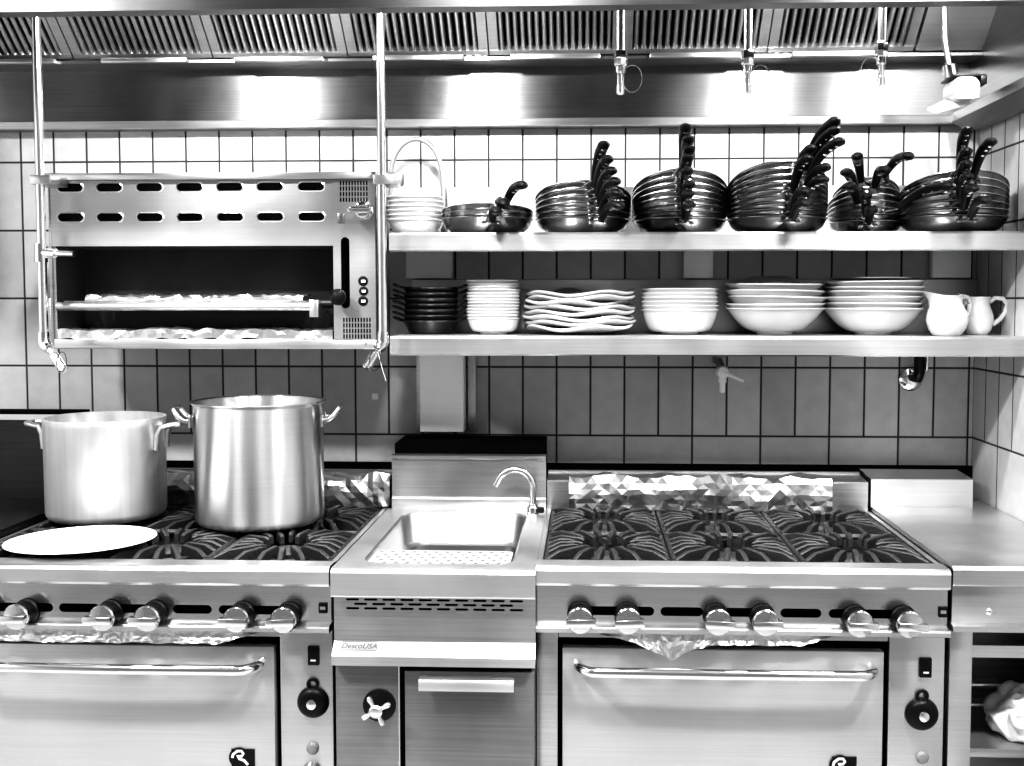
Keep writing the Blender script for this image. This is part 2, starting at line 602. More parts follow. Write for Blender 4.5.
MB().loft([[fl0 + Vector((-.075, -.02, -.028)), fl0 + Vector((-.055, -.02, -.036)), fl0 + Vector((.03, .02, -.012)), fl0 + Vector((-.02, .02, 0))],
           [fl0 + Vector((-.075, -.02, -.024)), fl0 + Vector((-.055, -.02, -.032)), fl0 + Vector((.03, .02, -.008)), fl0 + Vector((-.02, .02, .004))]]
          ).build('deflector', M['white'], jb)
MB().box(bc.x - .03, bc.x + .028, 2.896, 2.901, bc.z - .026, bc.z - .020).build('latch', M['gray'], jb)

# ------------------------------------------------------------------ shelves
SF = 2.92
su1, su0 = at(585, 232, SF).z, at(585, 251, SF).z
sl1, sl0 = at(585, 336.5, SF).z, at(585, 356, SF).z
SX0, SX1 = at(389, 240, SF).x, XR - .003


def shelf(name, z1, z0, label):
    t = thing(name, (0, 3.1, z1), label, 'shelf')
    prof = [(SF + .004, z0), (SF, z0 + .004), (SF, z1 - .006), (SF + .006, z1), (YW - .025, z1), (YW - .025, z1 + .155), (YW - .003, z1 + .158), (YW - .003, z1 - .004), (SF + .012, z1 - .004), (SF + .012, z0)]
    MB().prism(prof, SX0, SX1).build('shelf_board', M['steel_shelf'], t, angle=15)
    return t


usb = shelf('wall_shelf', su1, su0, 'upper stainless steel wall shelf carrying the frying pan stacks')
lsb = shelf('wall_shelf', sl1, sl0, 'lower stainless steel wall shelf carrying the white bowls and jugs')
for a, b in ((406, 452), (684, 713), (932, 971)):
    xa, xb = at(a, 265, 3.3).x, at(b, 265, 3.3).x
    MB().box(xa, xb, 3.296, YW - .003, sl1 + .16, su0 + .02, bev=.003).build('wall_bracket', M['steel_cover'], usb)
for a in (560, 800):
    xa = at(a, 340, 3.2).x
    MB().prism([(SF + .03, sl1 - .006), (YW - .004, sl1 - .006), (YW - .004, sl0 - .0), (SF + .03, sl0 + .02)], xa, xa + .004).build('gusset', M['steel_mid'], lsb)

# conduit cover under the lower shelf
dx0, dx1 = at(414, 390, 3.25).x, at(474, 390, 3.25).x
dz0, dz1 = at(440, 433, 3.25).z, sl1 - .012
dc = thing('conduit_cover', ((dx0 + dx1) / 2, 3.3, dz0), 'bright steel conduit cover on the tiles between lower shelf and sink', 'cover')
MB().box(dx0 + .018, dx1 - .03, 3.24, YW - .002, dz0 + .004, dz1, bev=.003).build('cover_plate', M['steel_cover'], dc)
MB().box(dx0, dx0 + .018, 3.30, YW - .002, dz0, dz1, bev=.002).build('side_flange', M['steel'], dc)
MB().box(dx1 - .024, dx1, 3.30, YW - .002, dz0, dz1, bev=.002).build('side_flange', M['steel'], dc)

# ------------------------------------------------------------------ frying pans
def pan_body(r, h):
    b = r - .036
    prof = [(0, 0), (b - .006, 0), (b, .002), (b + .010, h * .2), (r - .0125, h * .45), (r - .008, h * .62), (r - .0042, h * .82), (r - .0015, h - .003), (r + .0012, h - .0024), (r + .0012, h), (r - .0025, h),
            (r - .0042, h - .003), (r - .0067, h * .82), (r - .0105, h * .62), (r - .015, h * .45), (b + .0075, h * .2 + .002), (b - .002, .005), (0, .003)]
    m = [0] * 8 + [1, 1, 1] + [0] * 7
    return prof, m


HLEN = .185


def make_pan(r, h, mat, label, group):
    t = thing('frying_pan', (0, 0, 0), label, 'frying pan', group, world=False)
    prof, m = pan_body(r, h)
    MB().lathe(prof, 56, mats=m).build('pan_body', [mat, M['pan_rim']], t, angle=50)
    # bracket: riveted steel tongue, pan handle points along +X
    mb = MB()
    hz = h * .62
    rr = r - .008
    for s in (-1, 1):
        a = s * .021
        mb.tube([(rr - .004, a, hz), (rr + .012, a * .8, hz + .002), (rr + .036, a * .25, hz + .004)], [.0075, .0065, .005], 8, flat=.35)
        mb.lathe([(.0055, 0), (.005, .003), (.0025, .005)], 10, (rr - .0015, a, hz), axis='X')
    mb.build('handle_bracket', M['pan_rim'], t)
    hd = bpy.data.objects.new('pan_handle', handle_me)
    COL.objects.link(hd)
    hd.parent = t
    hd.location = (rr + .026, 0, hz + .004)
    return t


# handle mesh: banana curve, wider to the round end, three small studs along it
mb = MB()
N = 14
pts, rs = [], []
for k in range(N + 1):
    u = k / N
    pts.append((HLEN * u, 0, .02 * sin(pi * u)))
    rs.append(.0095 + .006 * min(1, u * 1.6) if u < .93 else .0155 * (1 - ((u - .93) / .07) ** 2 * .55))
pts += [(HLEN + .004, 0, -.001)]
rs += [.004]
mb.tube(pts, rs, 14, flat=.72)
mb.mi = 1
for u in (.52, .68, .84):
    z = .02 * sin(pi * u)
    for s in (1, -1):
        mb.lathe([(.0054, -.002), (.005, .001), (.002, .002)] if s > 0 else [(.002, -.002), (.005, -.001), (.0054, .002)], 8, (HLEN * u, 0, z + s * .0112), axis='Z')
tmp = mb.build('pan_handle', [M['black'], M['rim']])
handle_me = tmp.data
bpy.data.objects.remove(tmp)


def pan_stack(pxc, Yc, r, pyb, pyt, ends, desc, group, radii=None, light=()):
    """ends: pixel of each handle's tip, bottom pan first."""
    n = len(ends)
    c = at(pxc, 225, Yc)
    H = at(pxc, pyb, Yc - r).z - su1
    zt = at(pxc, pyt, Yc - r).z - su1 - H
    cache = {}
    for i, e in enumerate(ends):
        rr = radii[i] if radii else r
        sf = zt * i / max(1, n - 1)         # front rim rises by this, the back hardly: pans lean back on the handles below
        th = math.asin(min(.5, .42 * sf / rr))
        lab = 'frying pan, %s in the %s' % (ordinal(i, n), desc)
        key = (rr, i in light)
        if key not in cache:
            t = cache[key] = make_pan(rr, H, M['pan_light'] if i in light else M['pan'], lab, group)
        else:
            t = dup(cache[key], (0, 0, 0), lab, 0, group)
        ye = e[2] if len(e) > 2 else Yc - rr - .15
        E = at(e[0], e[1], ye)
        az = atan2(E.y - Yc, E.x - c.x)
        az_t = -pi / 2
        rot = Matrix.Rotation(az_t, 3, 'Z') @ Matrix.Rotation(-th, 3, 'Y') @ Matrix.Rotation(az - az_t, 3, 'Z')
        rimc = Vector((c.x, Yc, su1 + H + .58 * sf + .0006))
        org = rimc - rot @ Vector((0, 0, H))
        t.location = org
        t.rotation_euler = rot.to_euler()
        hd = [o for o in t.children if o.name.startswith('pan_handle')][0]
        dv = rot.transposed() @ (E - (org + rot @ hd.location))
        hd.rotation_euler = (0, -atan2(dv.z, sqrt(dv.x ** 2 + dv.y ** 2)), atan2(dv.y, dv.x))
        k = dv.length / HLEN
        hd.scale = (min(1.2, max(.75, k)), 1, 1)


pan_stack(487.5, 3.10, .126, 216, 203, [(497, 212), (505, 204), (524, 185)], 'low stack next to the white dishes', 'pans in the low first stack')
pan_stack(583, 3.10, .1315, 216, 180, [(621, 206), (619, 193), (617, 181), (613, 170), (609, 158), (605, 143)], 'six pan stack, second from left', 'pans in the second stack')
pan_stack(679.5, 3.11, .131, 217, 168, [(690, 206), (689, 194), (690, 184), (688, 170), (688, 156), (690, 147), (689, 137), (686, 125)], 'stack with handles in one straight column', 'pans in the third stack')
pan_stack(776.5, 3.07, .1345, 215.5, 160, [(808, 204), (807, 191), (826, 179), (828, 166), (809, 157), (813, 147), (843, 140), (838, 128), (838, 119)], 'tallest stack, fourth from left', 'pans in the tallest stack')
pan_stack(865, 3.15, .102, 220, 173, [(872, 211), (866, 196), (951, 186, 2.885), (847, 187), (845, 172), (886, 170), (857, 156), (911, 156)], 'small mixed stack beside the tallest one', 'pans in the small mixed stack',
          radii=[.102, .102, .102, .102, .102, .102, .09, .09], light=(6, 7))
pan_stack(952, 3.072, .1415, 214.5, 169, [(987, 201), (974, 188), (968, 176), (967, 163), (967, 150), (993, 140), (968, 128)], 'wide stack beside the right wall', 'pans in the wide right stack')

# ------------------------------------------------------------------ crockery
def bowl(r, h, foot, mat, name, label, cat, grp, belly=.5, power=2.0, sx=1, sy=1, seg=56):
    th = .0024
    pr = [(0, .003), (foot - .006, .003), (foot - .005, 0), (foot, 0), (foot + .001, .006)]
    n = 9
    for k in range(1, n + 1):
        u = k / n
        rr = foot + (r - foot) * (u ** belly)
        pr.append((rr, .006 + (h - .006) * u ** (1 / belly * .75 if belly < 1 else 1)))
    pr[-1] = (r, h - .004)
    pr += [(r + .0022, h - .0035), (r + .0028, h - .0015), (r + .0018, h), (r - th, h)]
    for k in range(n - 1, 0, -1):
        u = k / n
        rr = foot + (r - foot) * (u ** belly) - th
        pr.append((rr, .010 + (h - .008) * u ** (1 / belly * .75 if belly < 1 else 1)))
    pr += [(foot - .004, .010), (0, .010)]
    o = MB().lathe(pr, seg, power=power, sx=sx, sy=sy).build(name, mat, angle=60)
    return tag(o, label, cat, grp)


def stack(proto, pxc, Yc, z0, zs, desc, noun, tilt=0, jit=.0015, rz=0, grp=None, spin=.04):
    c = at(pxc, 300, Yc)
    n = len(zs)
    for i, dz in enumerate(zs):
        lab = '%s, %s %s' % (noun, ordinal(i, n), desc)
        o = proto if i == 0 else dup(proto, (0, 0, 0), lab, 0, grp)
        o['label'] = lab
        j = jit if i else 0
        o.location = (c.x + random.uniform(-j, j), Yc + random.uniform(-j, j), z0 + dz + .0006)
        tl = tilt if i else 0
        o.rotation_euler = (random.uniform(-tl, tl), random.uniform(-tl, tl), rz + (random.uniform(-.3, .3) if rz == 0 else random.uniform(-spin, spin)))


def zat(py, Y):
    return at(585, py, Y).z


Yb = 3.12
# white dishes on the upper shelf, left end
p = bowl(.076, .046, .042, M['ceramic'], 'white_dish', '', 'dish', 'white dishes on the upper shelf', belly=.45, power=3)
stack(p, 416.5, Yb, su1, [.0125 * i for i in range(6)], 'of the stack on the upper shelf', 'square white dish', jit=.002, rz=.02, grp='white dishes on the upper shelf')

# black gratin dishes with ears
c = at(431, 320, Yb)
gd = thing('gratin_dish', (0, 0, 0), '', 'dish', 'black eared dishes on the lower shelf', world=False)
MB().lathe([(0, 0), (.055, 0), (.062, .004), (.078, .034), (.081, .037), (.081, .039), (.077, .039), (.058, .008), (0, .006)], 48).build('dish_body', M['darkdish'], gd, angle=50)
for s in (-1, 1):
    MB().tube([(s * .076, -.026, .036), (s * .092, -.022, .042), (s * .103, -.008, .046), (s * .103, .008, .046), (s * .092, .022, .042), (s * .076, .026, .036)], [.004, .006, .0065, .0065, .006, .004], 8, flat=.6).build('ear_handle', M['darkdish'], gd)
stack(gd, 431, Yb, sl1, [.0155 * i for i in range(7)], 'in the lower shelf stack', 'black eared dish', jit=.002, rz=.02, grp='black eared dishes on the lower shelf')

# small white dishes
p = bowl(.073, .046, .04, M['ceramic'], 'white_dish', '', 'dish', 'small white dishes on the lower shelf', belly=.4, power=3.2)
stack(p, 494, Yb, sl1, [.0088 * i for i in range(13)], 'of the stack beside the black dishes', 'small white dish', jit=.0022, rz=.02, grp='small white dishes on the lower shelf')

# wavy plates
mb = MB()
rings = []
seg = 72
for r, h, wv in ((.0, .0, 0), (.06, .0, 0), (.085, .003, .1), (.125, .0115, .6), (.150, .0160, 1), (.155, .0200, 1), (.152, .0252, 1), (.125, .0195, .6), (.083, .0075, .1), (.055, .005, 0), (0, .005, 0)):
    rings.append([Vector((max(r, 1e-5) * cos(a) * (1 + .02 * wv * cos(6 * a)), max(r, 1e-5) * sin(a) * .85, h + wv * (.0045 * sin(5 * a) + .003 * cos(2 * a)))) for a in [2 * pi * k / seg for k in range(seg)]])
mb.loft(rings)
wp = tag(mb.build('wavy_plate', M['ceramic'], angle=60), '', 'plate', 'wavy white plates on the lower shelf')
stack(wp, 578.5, Yb, sl1, [.0135 * i for i in range(8)], 'of the stack on the lower shelf', 'wavy white plate', jit=.005, tilt=.014, rz=.1, spin=.5, grp='wavy white plates on the lower shelf')
c = at(568, 288, 3.22)
o = MB().lathe([(0, 0), (.06, .001), (.085, .012), (.088, .013), (.086, .016), (.058, .006), (0, .005)], 40).build('dark_plate', M['gray'], angle=50)
tag(o, 'grey plate standing behind the wavy white plates', 'plate')
o.location = (c.x, 3.275, sl1 + .0655)
o.scale = (1, .74, 1)
o.rotation_euler = (radians(80), 0, 0)

# white bowls
p = bowl(.106, .070, .052, M['ceramic'], 'white_bowl', '', 'bowl', 'deep white bowls on the lower shelf', belly=.42)
stack(p, 679.5, Yb, sl1, [.0115 * i for i in range(6)], 'of the stack beside the wavy plates', 'deep white bowl', jit=.0012, grp='deep white bowls on the lower shelf')
p = bowl(.134, .074, .05, M['ceramic'], 'white_bowl', '', 'bowl', 'wide white bowls in the left pile', belly=.62)
stack(p, 775, Yb, sl1, [0, .013, .031, .047, .068], 'of the stack under a dark dish', 'wide white bowl', jit=.004, tilt=.022, grp='wide white bowls in the left pile')
c = at(768, 280, Yb + .04)
o = MB().lathe([(0, .0), (.05, .0), (.095, .022), (.097, .024), (.093, .026), (.048, .005), (0, .004)], 44).build('dark_dish', M['gray'], angle=50)
tag(o, 'grey dish lying upside down on top of the wide white bowls', 'dish')
o.location = (c.x, Yb + .01, sl1 + .162)
o.rotation_euler = (pi, 0, 0)
p = bowl(.135, .074, .05, M['ceramic'], 'white_bowl', '', 'bowl', 'wide white bowls beside the jugs', belly=.62)
stack(p, 873.5, Yb, sl1, [0, .014, .031, .046, .059, .073], 'of the stack beside the jugs', 'wide white bowl', jit=.003, tilt=.01, grp='wide white bowls beside the jugs')
o = MB().lathe([(0, 0), (.07, 0), (.118, .004), (.121, .005), (.118, .008), (.068, .004), (0, .004)], 44).build('dark_plate', M['gray'], angle=50)
tag(o, 'flat grey plate on top of the wide bowls beside the jugs', 'plate')
c = at(873.5, 280, Yb)
o.location = (c.x, Yb, sl1 + .073 + .0765)


def jug(pxc, Yc, r, h, label, spout_az, handle_az):
    c = at(pxc, 320, Yc)
    t = thing('milk_jug', (c.x, Yc, sl1), label, 'jug', world=False)
    t.location.z += .0006
    prof = [(.62, 0), (.66, .01), (.86, .14), (1, .36), (.97, .52), (.80, .70), (.70, .83), (.74, .95), (.80, 1.0)]
    seg = 40
    rings = []

    def ring(k, h_, inset):
        out = []
        for j in range(seg):
            a = 2 * pi * j / seg
            d = cos((a - spout_az))
            sp = max(0, d) ** 6 * max(0, (h_ - .6) / .4) ** 1.2
            rr = r * k - inset + r * .52 * sp
            out.append(Vector((rr * cos(a), rr * sin(a), h * h_ + h * .10 * sp)))
        return out
    for k, hh in prof:
        rings.append(ring(k, hh, 0))
    for k, hh in reversed(prof[1:]):
        rings.append(ring(k, hh, .004))
    MB().loft(rings).build('jug_body', M['ceramic'], t, angle=60)
    dx, dy = cos(handle_az), sin(handle_az)
    hp = [(.66, .86), (1.05, .97), (1.55, .95), (1.82, .80), (1.70, .58), (1.40, .42), (.93, .26)]
    pts = []
    for i in range(len(hp) - 1):
        for q in (0, .5):
            pts.append(tuple(hp[i][m] * (1 - q) + hp[i + 1][m] * q for m in (0, 1)))
    pts.append(hp[-1])
    MB().tube([(dx * r * a, dy * r * a, h * b) for a, b in pts], .0065, 10).build('jug_handle', M['ceramic'], t)


jug(947, 3.02, .054, .108, 'larger white jug with its spout to the left, beside the bowls', pi * 1.06, pi * .2)
jug(978, 3.10, .041, .104, 'smaller white jug with its handle to the right, by the right wall', pi * .85, -.15)

# bent pipe above the white dishes
t = MB()
a, b = at(390, 188, 3.225), at(443, 188, 3.225)
zt = at(415, 139, 3.225).z
xm, rad = (a.x + b.x) / 2, (b.x - a.x) / 2
pts = [Vector((a.x, 3.225, a.z - .02))] + [Vector((xm - rad * cos(pi * k / 16), 3.225, a.z + (zt - a.z) * sin(pi * k / 16) ** .8)) for k in range(17)] + [Vector((b.x, 3.225, su1 + .004))]
t.tube(pts, .0075, 10)
tag(t.build('gooseneck_tap', M['gray_metal']), 'thin arched gooseneck pipe behind the square white dishes', 'tap')

# ------------------------------------------------------------------ salamander broiler
YS = 2.95
s0, s1 = at(46, 173, YS), at(375, 349, YS)
SXa, SXb, SZb, SZt = s0.x, at(376, 260, YS).x, at(210, 349, YS).z, at(210, 173, YS).z
sal = thing('salamander_broiler', ((SXa + SXb) / 2, 3.1, SZb), 'wide stainless steel salamander broiler with an open dark mouth, hung on the wall', 'broiler')


def sx_(px):
    return at(px, 260, YS).x


def sz_(py):
    return at(210, py, YS).z


YB = 3.16
mb = MB()
mb.box(SXa + .003, SXa + .018, YS + .006, YB, SZb, SZt - .018)
mb.box(SXb - .012, SXb, YS + .006, YB, SZb, SZt - .018)
mb.box(SXa, SXb, YS + .02, YB, SZb, SZb + .012)
mb.build('side_shell', M['steel_mid'], sal, smooth=False)
MB().box(SXa - .008, SXb + .004, YS - .012, YB, SZt - .018, SZt, bev=.003).build('top_cover', M['steel_bright'], sal)
xm = sx_(333.5)
# slotted upper front
za, zb = sz_(246), SZt - .019
ox = sx_(52)
hs = []
for px in (72, 111, 151, 191, 231, 271, 312):
    for py in (187, 217):
        hs.append(stadium(sx_(px) - ox, sz_(py) - za, .070, .0215))
mb = MB().plate(rect(0, xm - ox, 0, zb - za), hs, (ox, YS, za), (1, 0, 0), (0, 0, 1), .002)
mb.mi = 1
for px in (72, 111, 151, 191, 231, 271, 312):
    for py in (187, 217):
        o_ = stadium(sx_(px), sz_(py), .077, .028)
        i_ = stadium(sx_(px), sz_(py), .070, .0215)
        mb.loft([[Vector((x, YS, z)) for x, z in o_], [Vector((x, YS - .0022, z)) for x, z in i_], [Vector((x, YS + .004, z)) for x, z in i_]], False, False)
mb.build('slotted_front', [M['steel_sal'], M['steel_bright']], sal, smooth=False)
MB().box(ox, xm, YS + .035, YS + .04, za, zb).build('burner_plate', M['soot'], sal)
# mouth
mb = MB()
mb.box(ox, xm, YB - .03, YB - .02, SZb + .02, za)
mb.box(ox, xm, YS + .02, YB - .02, za - .002, za + .004)
mb.box(ox - .002, ox + .002, YS + .01, YB - .02, SZb + .01, za)
mb.box(xm - .002, xm + .002, YS + .004, YB - .02, SZb + .01, za)
mb.box(ox, xm, YS + .02, YB - .02, SZb + .012, SZb + .02)
mb.build('broiling_chamber', M['soot'], sal, smooth=False)
MB().box(SXa + .002, ox, YS, YS + .02, SZb, SZt - .018, bev=.002).build('left_post', M['steel_mid'], sal)
MB().box(ox, SXb, YS - .002, YS + .02, SZb, SZb + .026, bev=.003).build('bottom_rail', M['steel'], sal)
# control side with slot and two vents
cz0, cz1 = SZb + .026, SZt - .019
cx0, cx1 = xm, SXb - .001
hs = [stadium(0, 0, .19, .023)]
c_ = (sx_(345.5), sz_(273))
hs = [[(c_[0] - y - cx0, c_[1] + x - cz0) for x, y in hs[0]]]


def vents(px0, px1, py0, py1, nx, ny):
    for i in range(nx):
        for j in range(ny):
            x = sx_(px0 + (px1 - px0) * (i + .5) / nx) - cx0
            z = sz_(py0 + (py1 - py0) * (j + .5) / ny) - cz0
            hs.append(rect(x - .0021, x + .0021, z - .0058, z + .0058))


vents(340, 369, 181, 203, 10, 4)
vents(342, 371, 317, 339, 10, 4)
MB().plate(rect(0, cx1 - cx0, 0, cz1 - cz0), hs, (cx0, YS - .003, cz0), (1, 0, 0), (0, 0, 1), .002).build('control_panel', M['steel_sal'], sal, smooth=False)
MB().box(cx0 + .004, cx1, YS + .03, YS + .034, cz0, cz1).build('control_backing', M['void'], sal)
k = at(362, 210, YS - .03)
kn = MB().lathe([(.026, 0), (.026, .006), (.022, .012), (.020, .026), (.016, .028)], 28, (k.x, YS - .003, k.z), axis='Y').build('gas_knob', M['chrome'], sal)
MB().box(k.x - .036, k.x + .024, YS - .045, YS - .022, k.z - .008, k.z + .008, bev=.004).build('knob_grip', M['chrome'], kn)
c_ = (sx_(341.5), sz_(218.5))
MB().box(c_[0] - .009, c_[0] + .009, YS - .006, YS - .002, c_[1] - .012, c_[1] + .012, bev=.001).build('rating_plate', M['steel_dark'], sal)
# printed dial marks
for px, py, r in ((363, 281, .0135), (363.5, 291, .0125), (363, 301, .0135)):
    c_ = at(px, py, YS - .005)
    q = MB().lathe([(r, 0), (r, .0012), (r * .9, .0016)], 14, (c_.x, YS - .003, c_.z), axis='Y').build('dial_mark', M['black'], sal)
    MB().box(c_.x - r * .35, c_.x + r * .45, YS - .0055, YS - .0045, c_.z - r * .3, c_.z + r * .2, bev=.0004).build('dial_pointer', M['white'], q)
# lever ball
k = at(338, 297, YS - .04)
q = MB().tube([(k.x + .012, YS + .03, k.z - .0), (k.x + .004, YS - .03, k.z)], .006, 10).build('rack_lever', M['chrome'], sal)
MB().lathe([(0, -.022), (.012, -.019), (.020, -.009), (.0225, 0), (.020, .009), (.012, .019), (0, .022)], 20, (k.x, YS - .04, k.z), axis='Y').build('ball_grip', M['black'], q)
for px in (342.5, 366):
    c_ = at(px, 344, YS)
    MB().lathe([(.004, 0), (.003, .002), (.0015, .003)], 10, (c_.x, YS - .002, c_.z), axis='Y').build('screw', M['chrome'], sal)
# right rear bracket
c_ = at(398, 180, 3.2)
for x in (SXa + .08, SXb - .10):
    MB().box(x - .03, x + .03, YB - .002, YW - .001, SZb + .12, SZt - .06, bev=.002).build('wall_bracket', M['steel_dark'], sal)
MB().box(SXb - .02, at(404, 180, 3.17).x, YB - .004, YB + .02, c_.z - .022, c_.z + .018, bev=.008).build('wall_bracket', M['steel_dark'], sal)
MB().box(SXa - .006, SXa + .004, YS + .002, YS + .03, sz_(348), sz_(298), bev=.002).build('left_hinge', M['steel_mid'], sal)

# sliding rack in the mouth: lifts out
rk = thing('broiler_rack', (sx_(190), 3.1, sz_(311)), 'sliding broiler rack with a bright front bar inside the broiler mouth', 'rack')
zr = at(190, 306.5, YS + .005).z
MB().tube([(sx_(55), YS + .006, zr), (sx_(310), YS + .006, zr)], .0115, 16).build('front_bar', M['steel_bright'], rk)
c_ = at(314, 308.5, YS - .012)
MB().box(c_.x - .012, c_.x + .012, YS - .014, YS + .02, c_.z - .023, c_.z + .023, bev=.001).build('bar_bracket', M['steel_bright'], rk)
mb = MB()
for i in range(22):
    x = sx_(64) + (sx_(328) - sx_(64)) * i / 21
    mb.tube([(x, YS + .02, zr + .012), (x, YB - .05, zr + .012)], .003, 6)
mb.tube([(sx_(60), YS + .02, zr + .012), (sx_(330), YS + .02, zr + .012)], .004, 6)
mb.tube([(sx_(60), YB - .05, zr + .012), (sx_(330), YB - .05, zr + .012)], .004, 6)
mb.build('grid', M['steel_dark'], rk)


def crumple(name, fn, nu, nv, amp, mat, label, cat, seed=0, freq=18, th=.0006):
    """Crumpled foil: a sheet fn(u, v) pushed about by layered noise, shaded flat."""
    mb = MB()
    vs = []
    for i in range(nu + 1):
        row = []
        for j in range(nv + 1):
            p, n = fn(i / nu, j / nv)
            q = Vector(p) * freq + Vector((seed * 7.3, seed * 3.1, seed))
            d = noise.noise(q) + .6 * noise.noise(q * 2.3) + .4 * noise.noise(q * 5.1)
            row.append(mb.bm.verts.new(Vector(p) + Vector(n) * (amp * d) + Vector((0, 0, amp * .5 * noise.noise(q * 1.7 + Vector((9, 2, 5)))))))
        vs.append(row)
    for i in range(nu):
        for j in range(nv):
            a, b, c, d = vs[i][j], vs[i + 1][j], vs[i + 1][j + 1], vs[i][j + 1]
            if (i + j) % 2:
                mb.bm.faces.new((a, b, c)); mb.bm.faces.new((a, c, d))
            else:
                mb.bm.faces.new((a, b, d)); mb.bm.faces.new((b, c, d))
    o = mb.build(name, mat, smooth=False)
    return tag(o, label, cat)


fx0, fx1 = sx_(80), sx_(300)
crumple('foil_sheet', lambda u, v: ((fx0 + (fx1 - fx0) * u, YS + .022 + .17 * max(0, v - .2), zr + .012 + .018 * min(1, v / .2)), (0, -.4, 1)), 44, 8, .008, M['foil'], 'crumpled foil sheet lying on the broiler rack', 'foil', 1)
crumple('foil_sheet', lambda u, v: ((ox + .006 + (xm - ox - .012) * u, YS + .006 + .17 * max(0, v - .25), sz_(339.5) + .026 * min(1, v / .25)), (0, -.6, .8)), 60, 8, .008, M['foil'], 'foil lining along the bottom of the broiler mouth', 'foil', 2)

# ------------------------------------------------------------------ pipes and taps under the lower shelf
c = at(722, 372, 3.25)
t = thing('wall_mounted_tap', (c.x, 3.3, c.z), 'small chrome tap with a side lever under the lower shelf', 'tap')
MB().tube([(c.x - .008, YW - .004, c.z + .03), (c.x - .008, 3.26, c.z + .03), (c.x - .002, 3.24, c.z + .01)], .012, 12).build('supply_elbow', M['steel_dark'], t)
MB().lathe([(0, -.020), (.016, -.017), (.021, 0), (.016, .017), (0, .020)], 16, (c.x, 3.24, c.z), axis='Y').build('valve_body', M['lightmetal'], t)
MB().tube([(c.x, 3.24, c.z - .012), (c.x, 3.24, c.z - .03), (c.x, 3.24, c.z - .032), (c.x, 3.24, c.z - .055), (c.x, 3.24, c.z - .06)], [.012, .012, .0085, .0085, .006], 12).build('spout', M['lightmetal'], t)
e = at(744, 381, 3.22)
MB().tube([(c.x + .004, 3.225, c.z), e], [.0065, .006], 8).build('lever', M['lightmetal'], t)
c = at(916, 377, 3.3)
t = thing('wall_pipe', (c.x, 3.3, c.z), 'dark pipe ending in a round chrome wall flange under the shelf, near the corner', 'pipe')
MB().lathe([(.034, 0), (.034, .004), (.024, .014), (.014, .016)], 28, (c.x - .008, YW - .002, c.z - .01), axis='Y').build('wall_flange', M['chrome'], t)
MB().tube([(c.x - .003, YW - .01, c.z - .002), (c.x - .002, 3.275, c.z + .0), (c.x - .002, 3.262, c.z + .014), (c.x - .002, 3.26, sl1 - .01)], .0155, 14).build('pipe', M['black'], t)
MB().tube([(c.x + .026, 3.29, c.z + .02), (c.x + .03, 3.29, sl1 - .01)], .006, 10).build('side_pipe', M['chrome'], t)
c = at(375, 396.5, YW - .001)
o = MB().box(c.x - .009, c.x + .009, YW - .0025, YW - .001, c.z - .009, c.z + .009).build('wall_sticker', M['white'])
tag(o, 'tiny white square sticker on the tiles under the broiler', 'sticker')


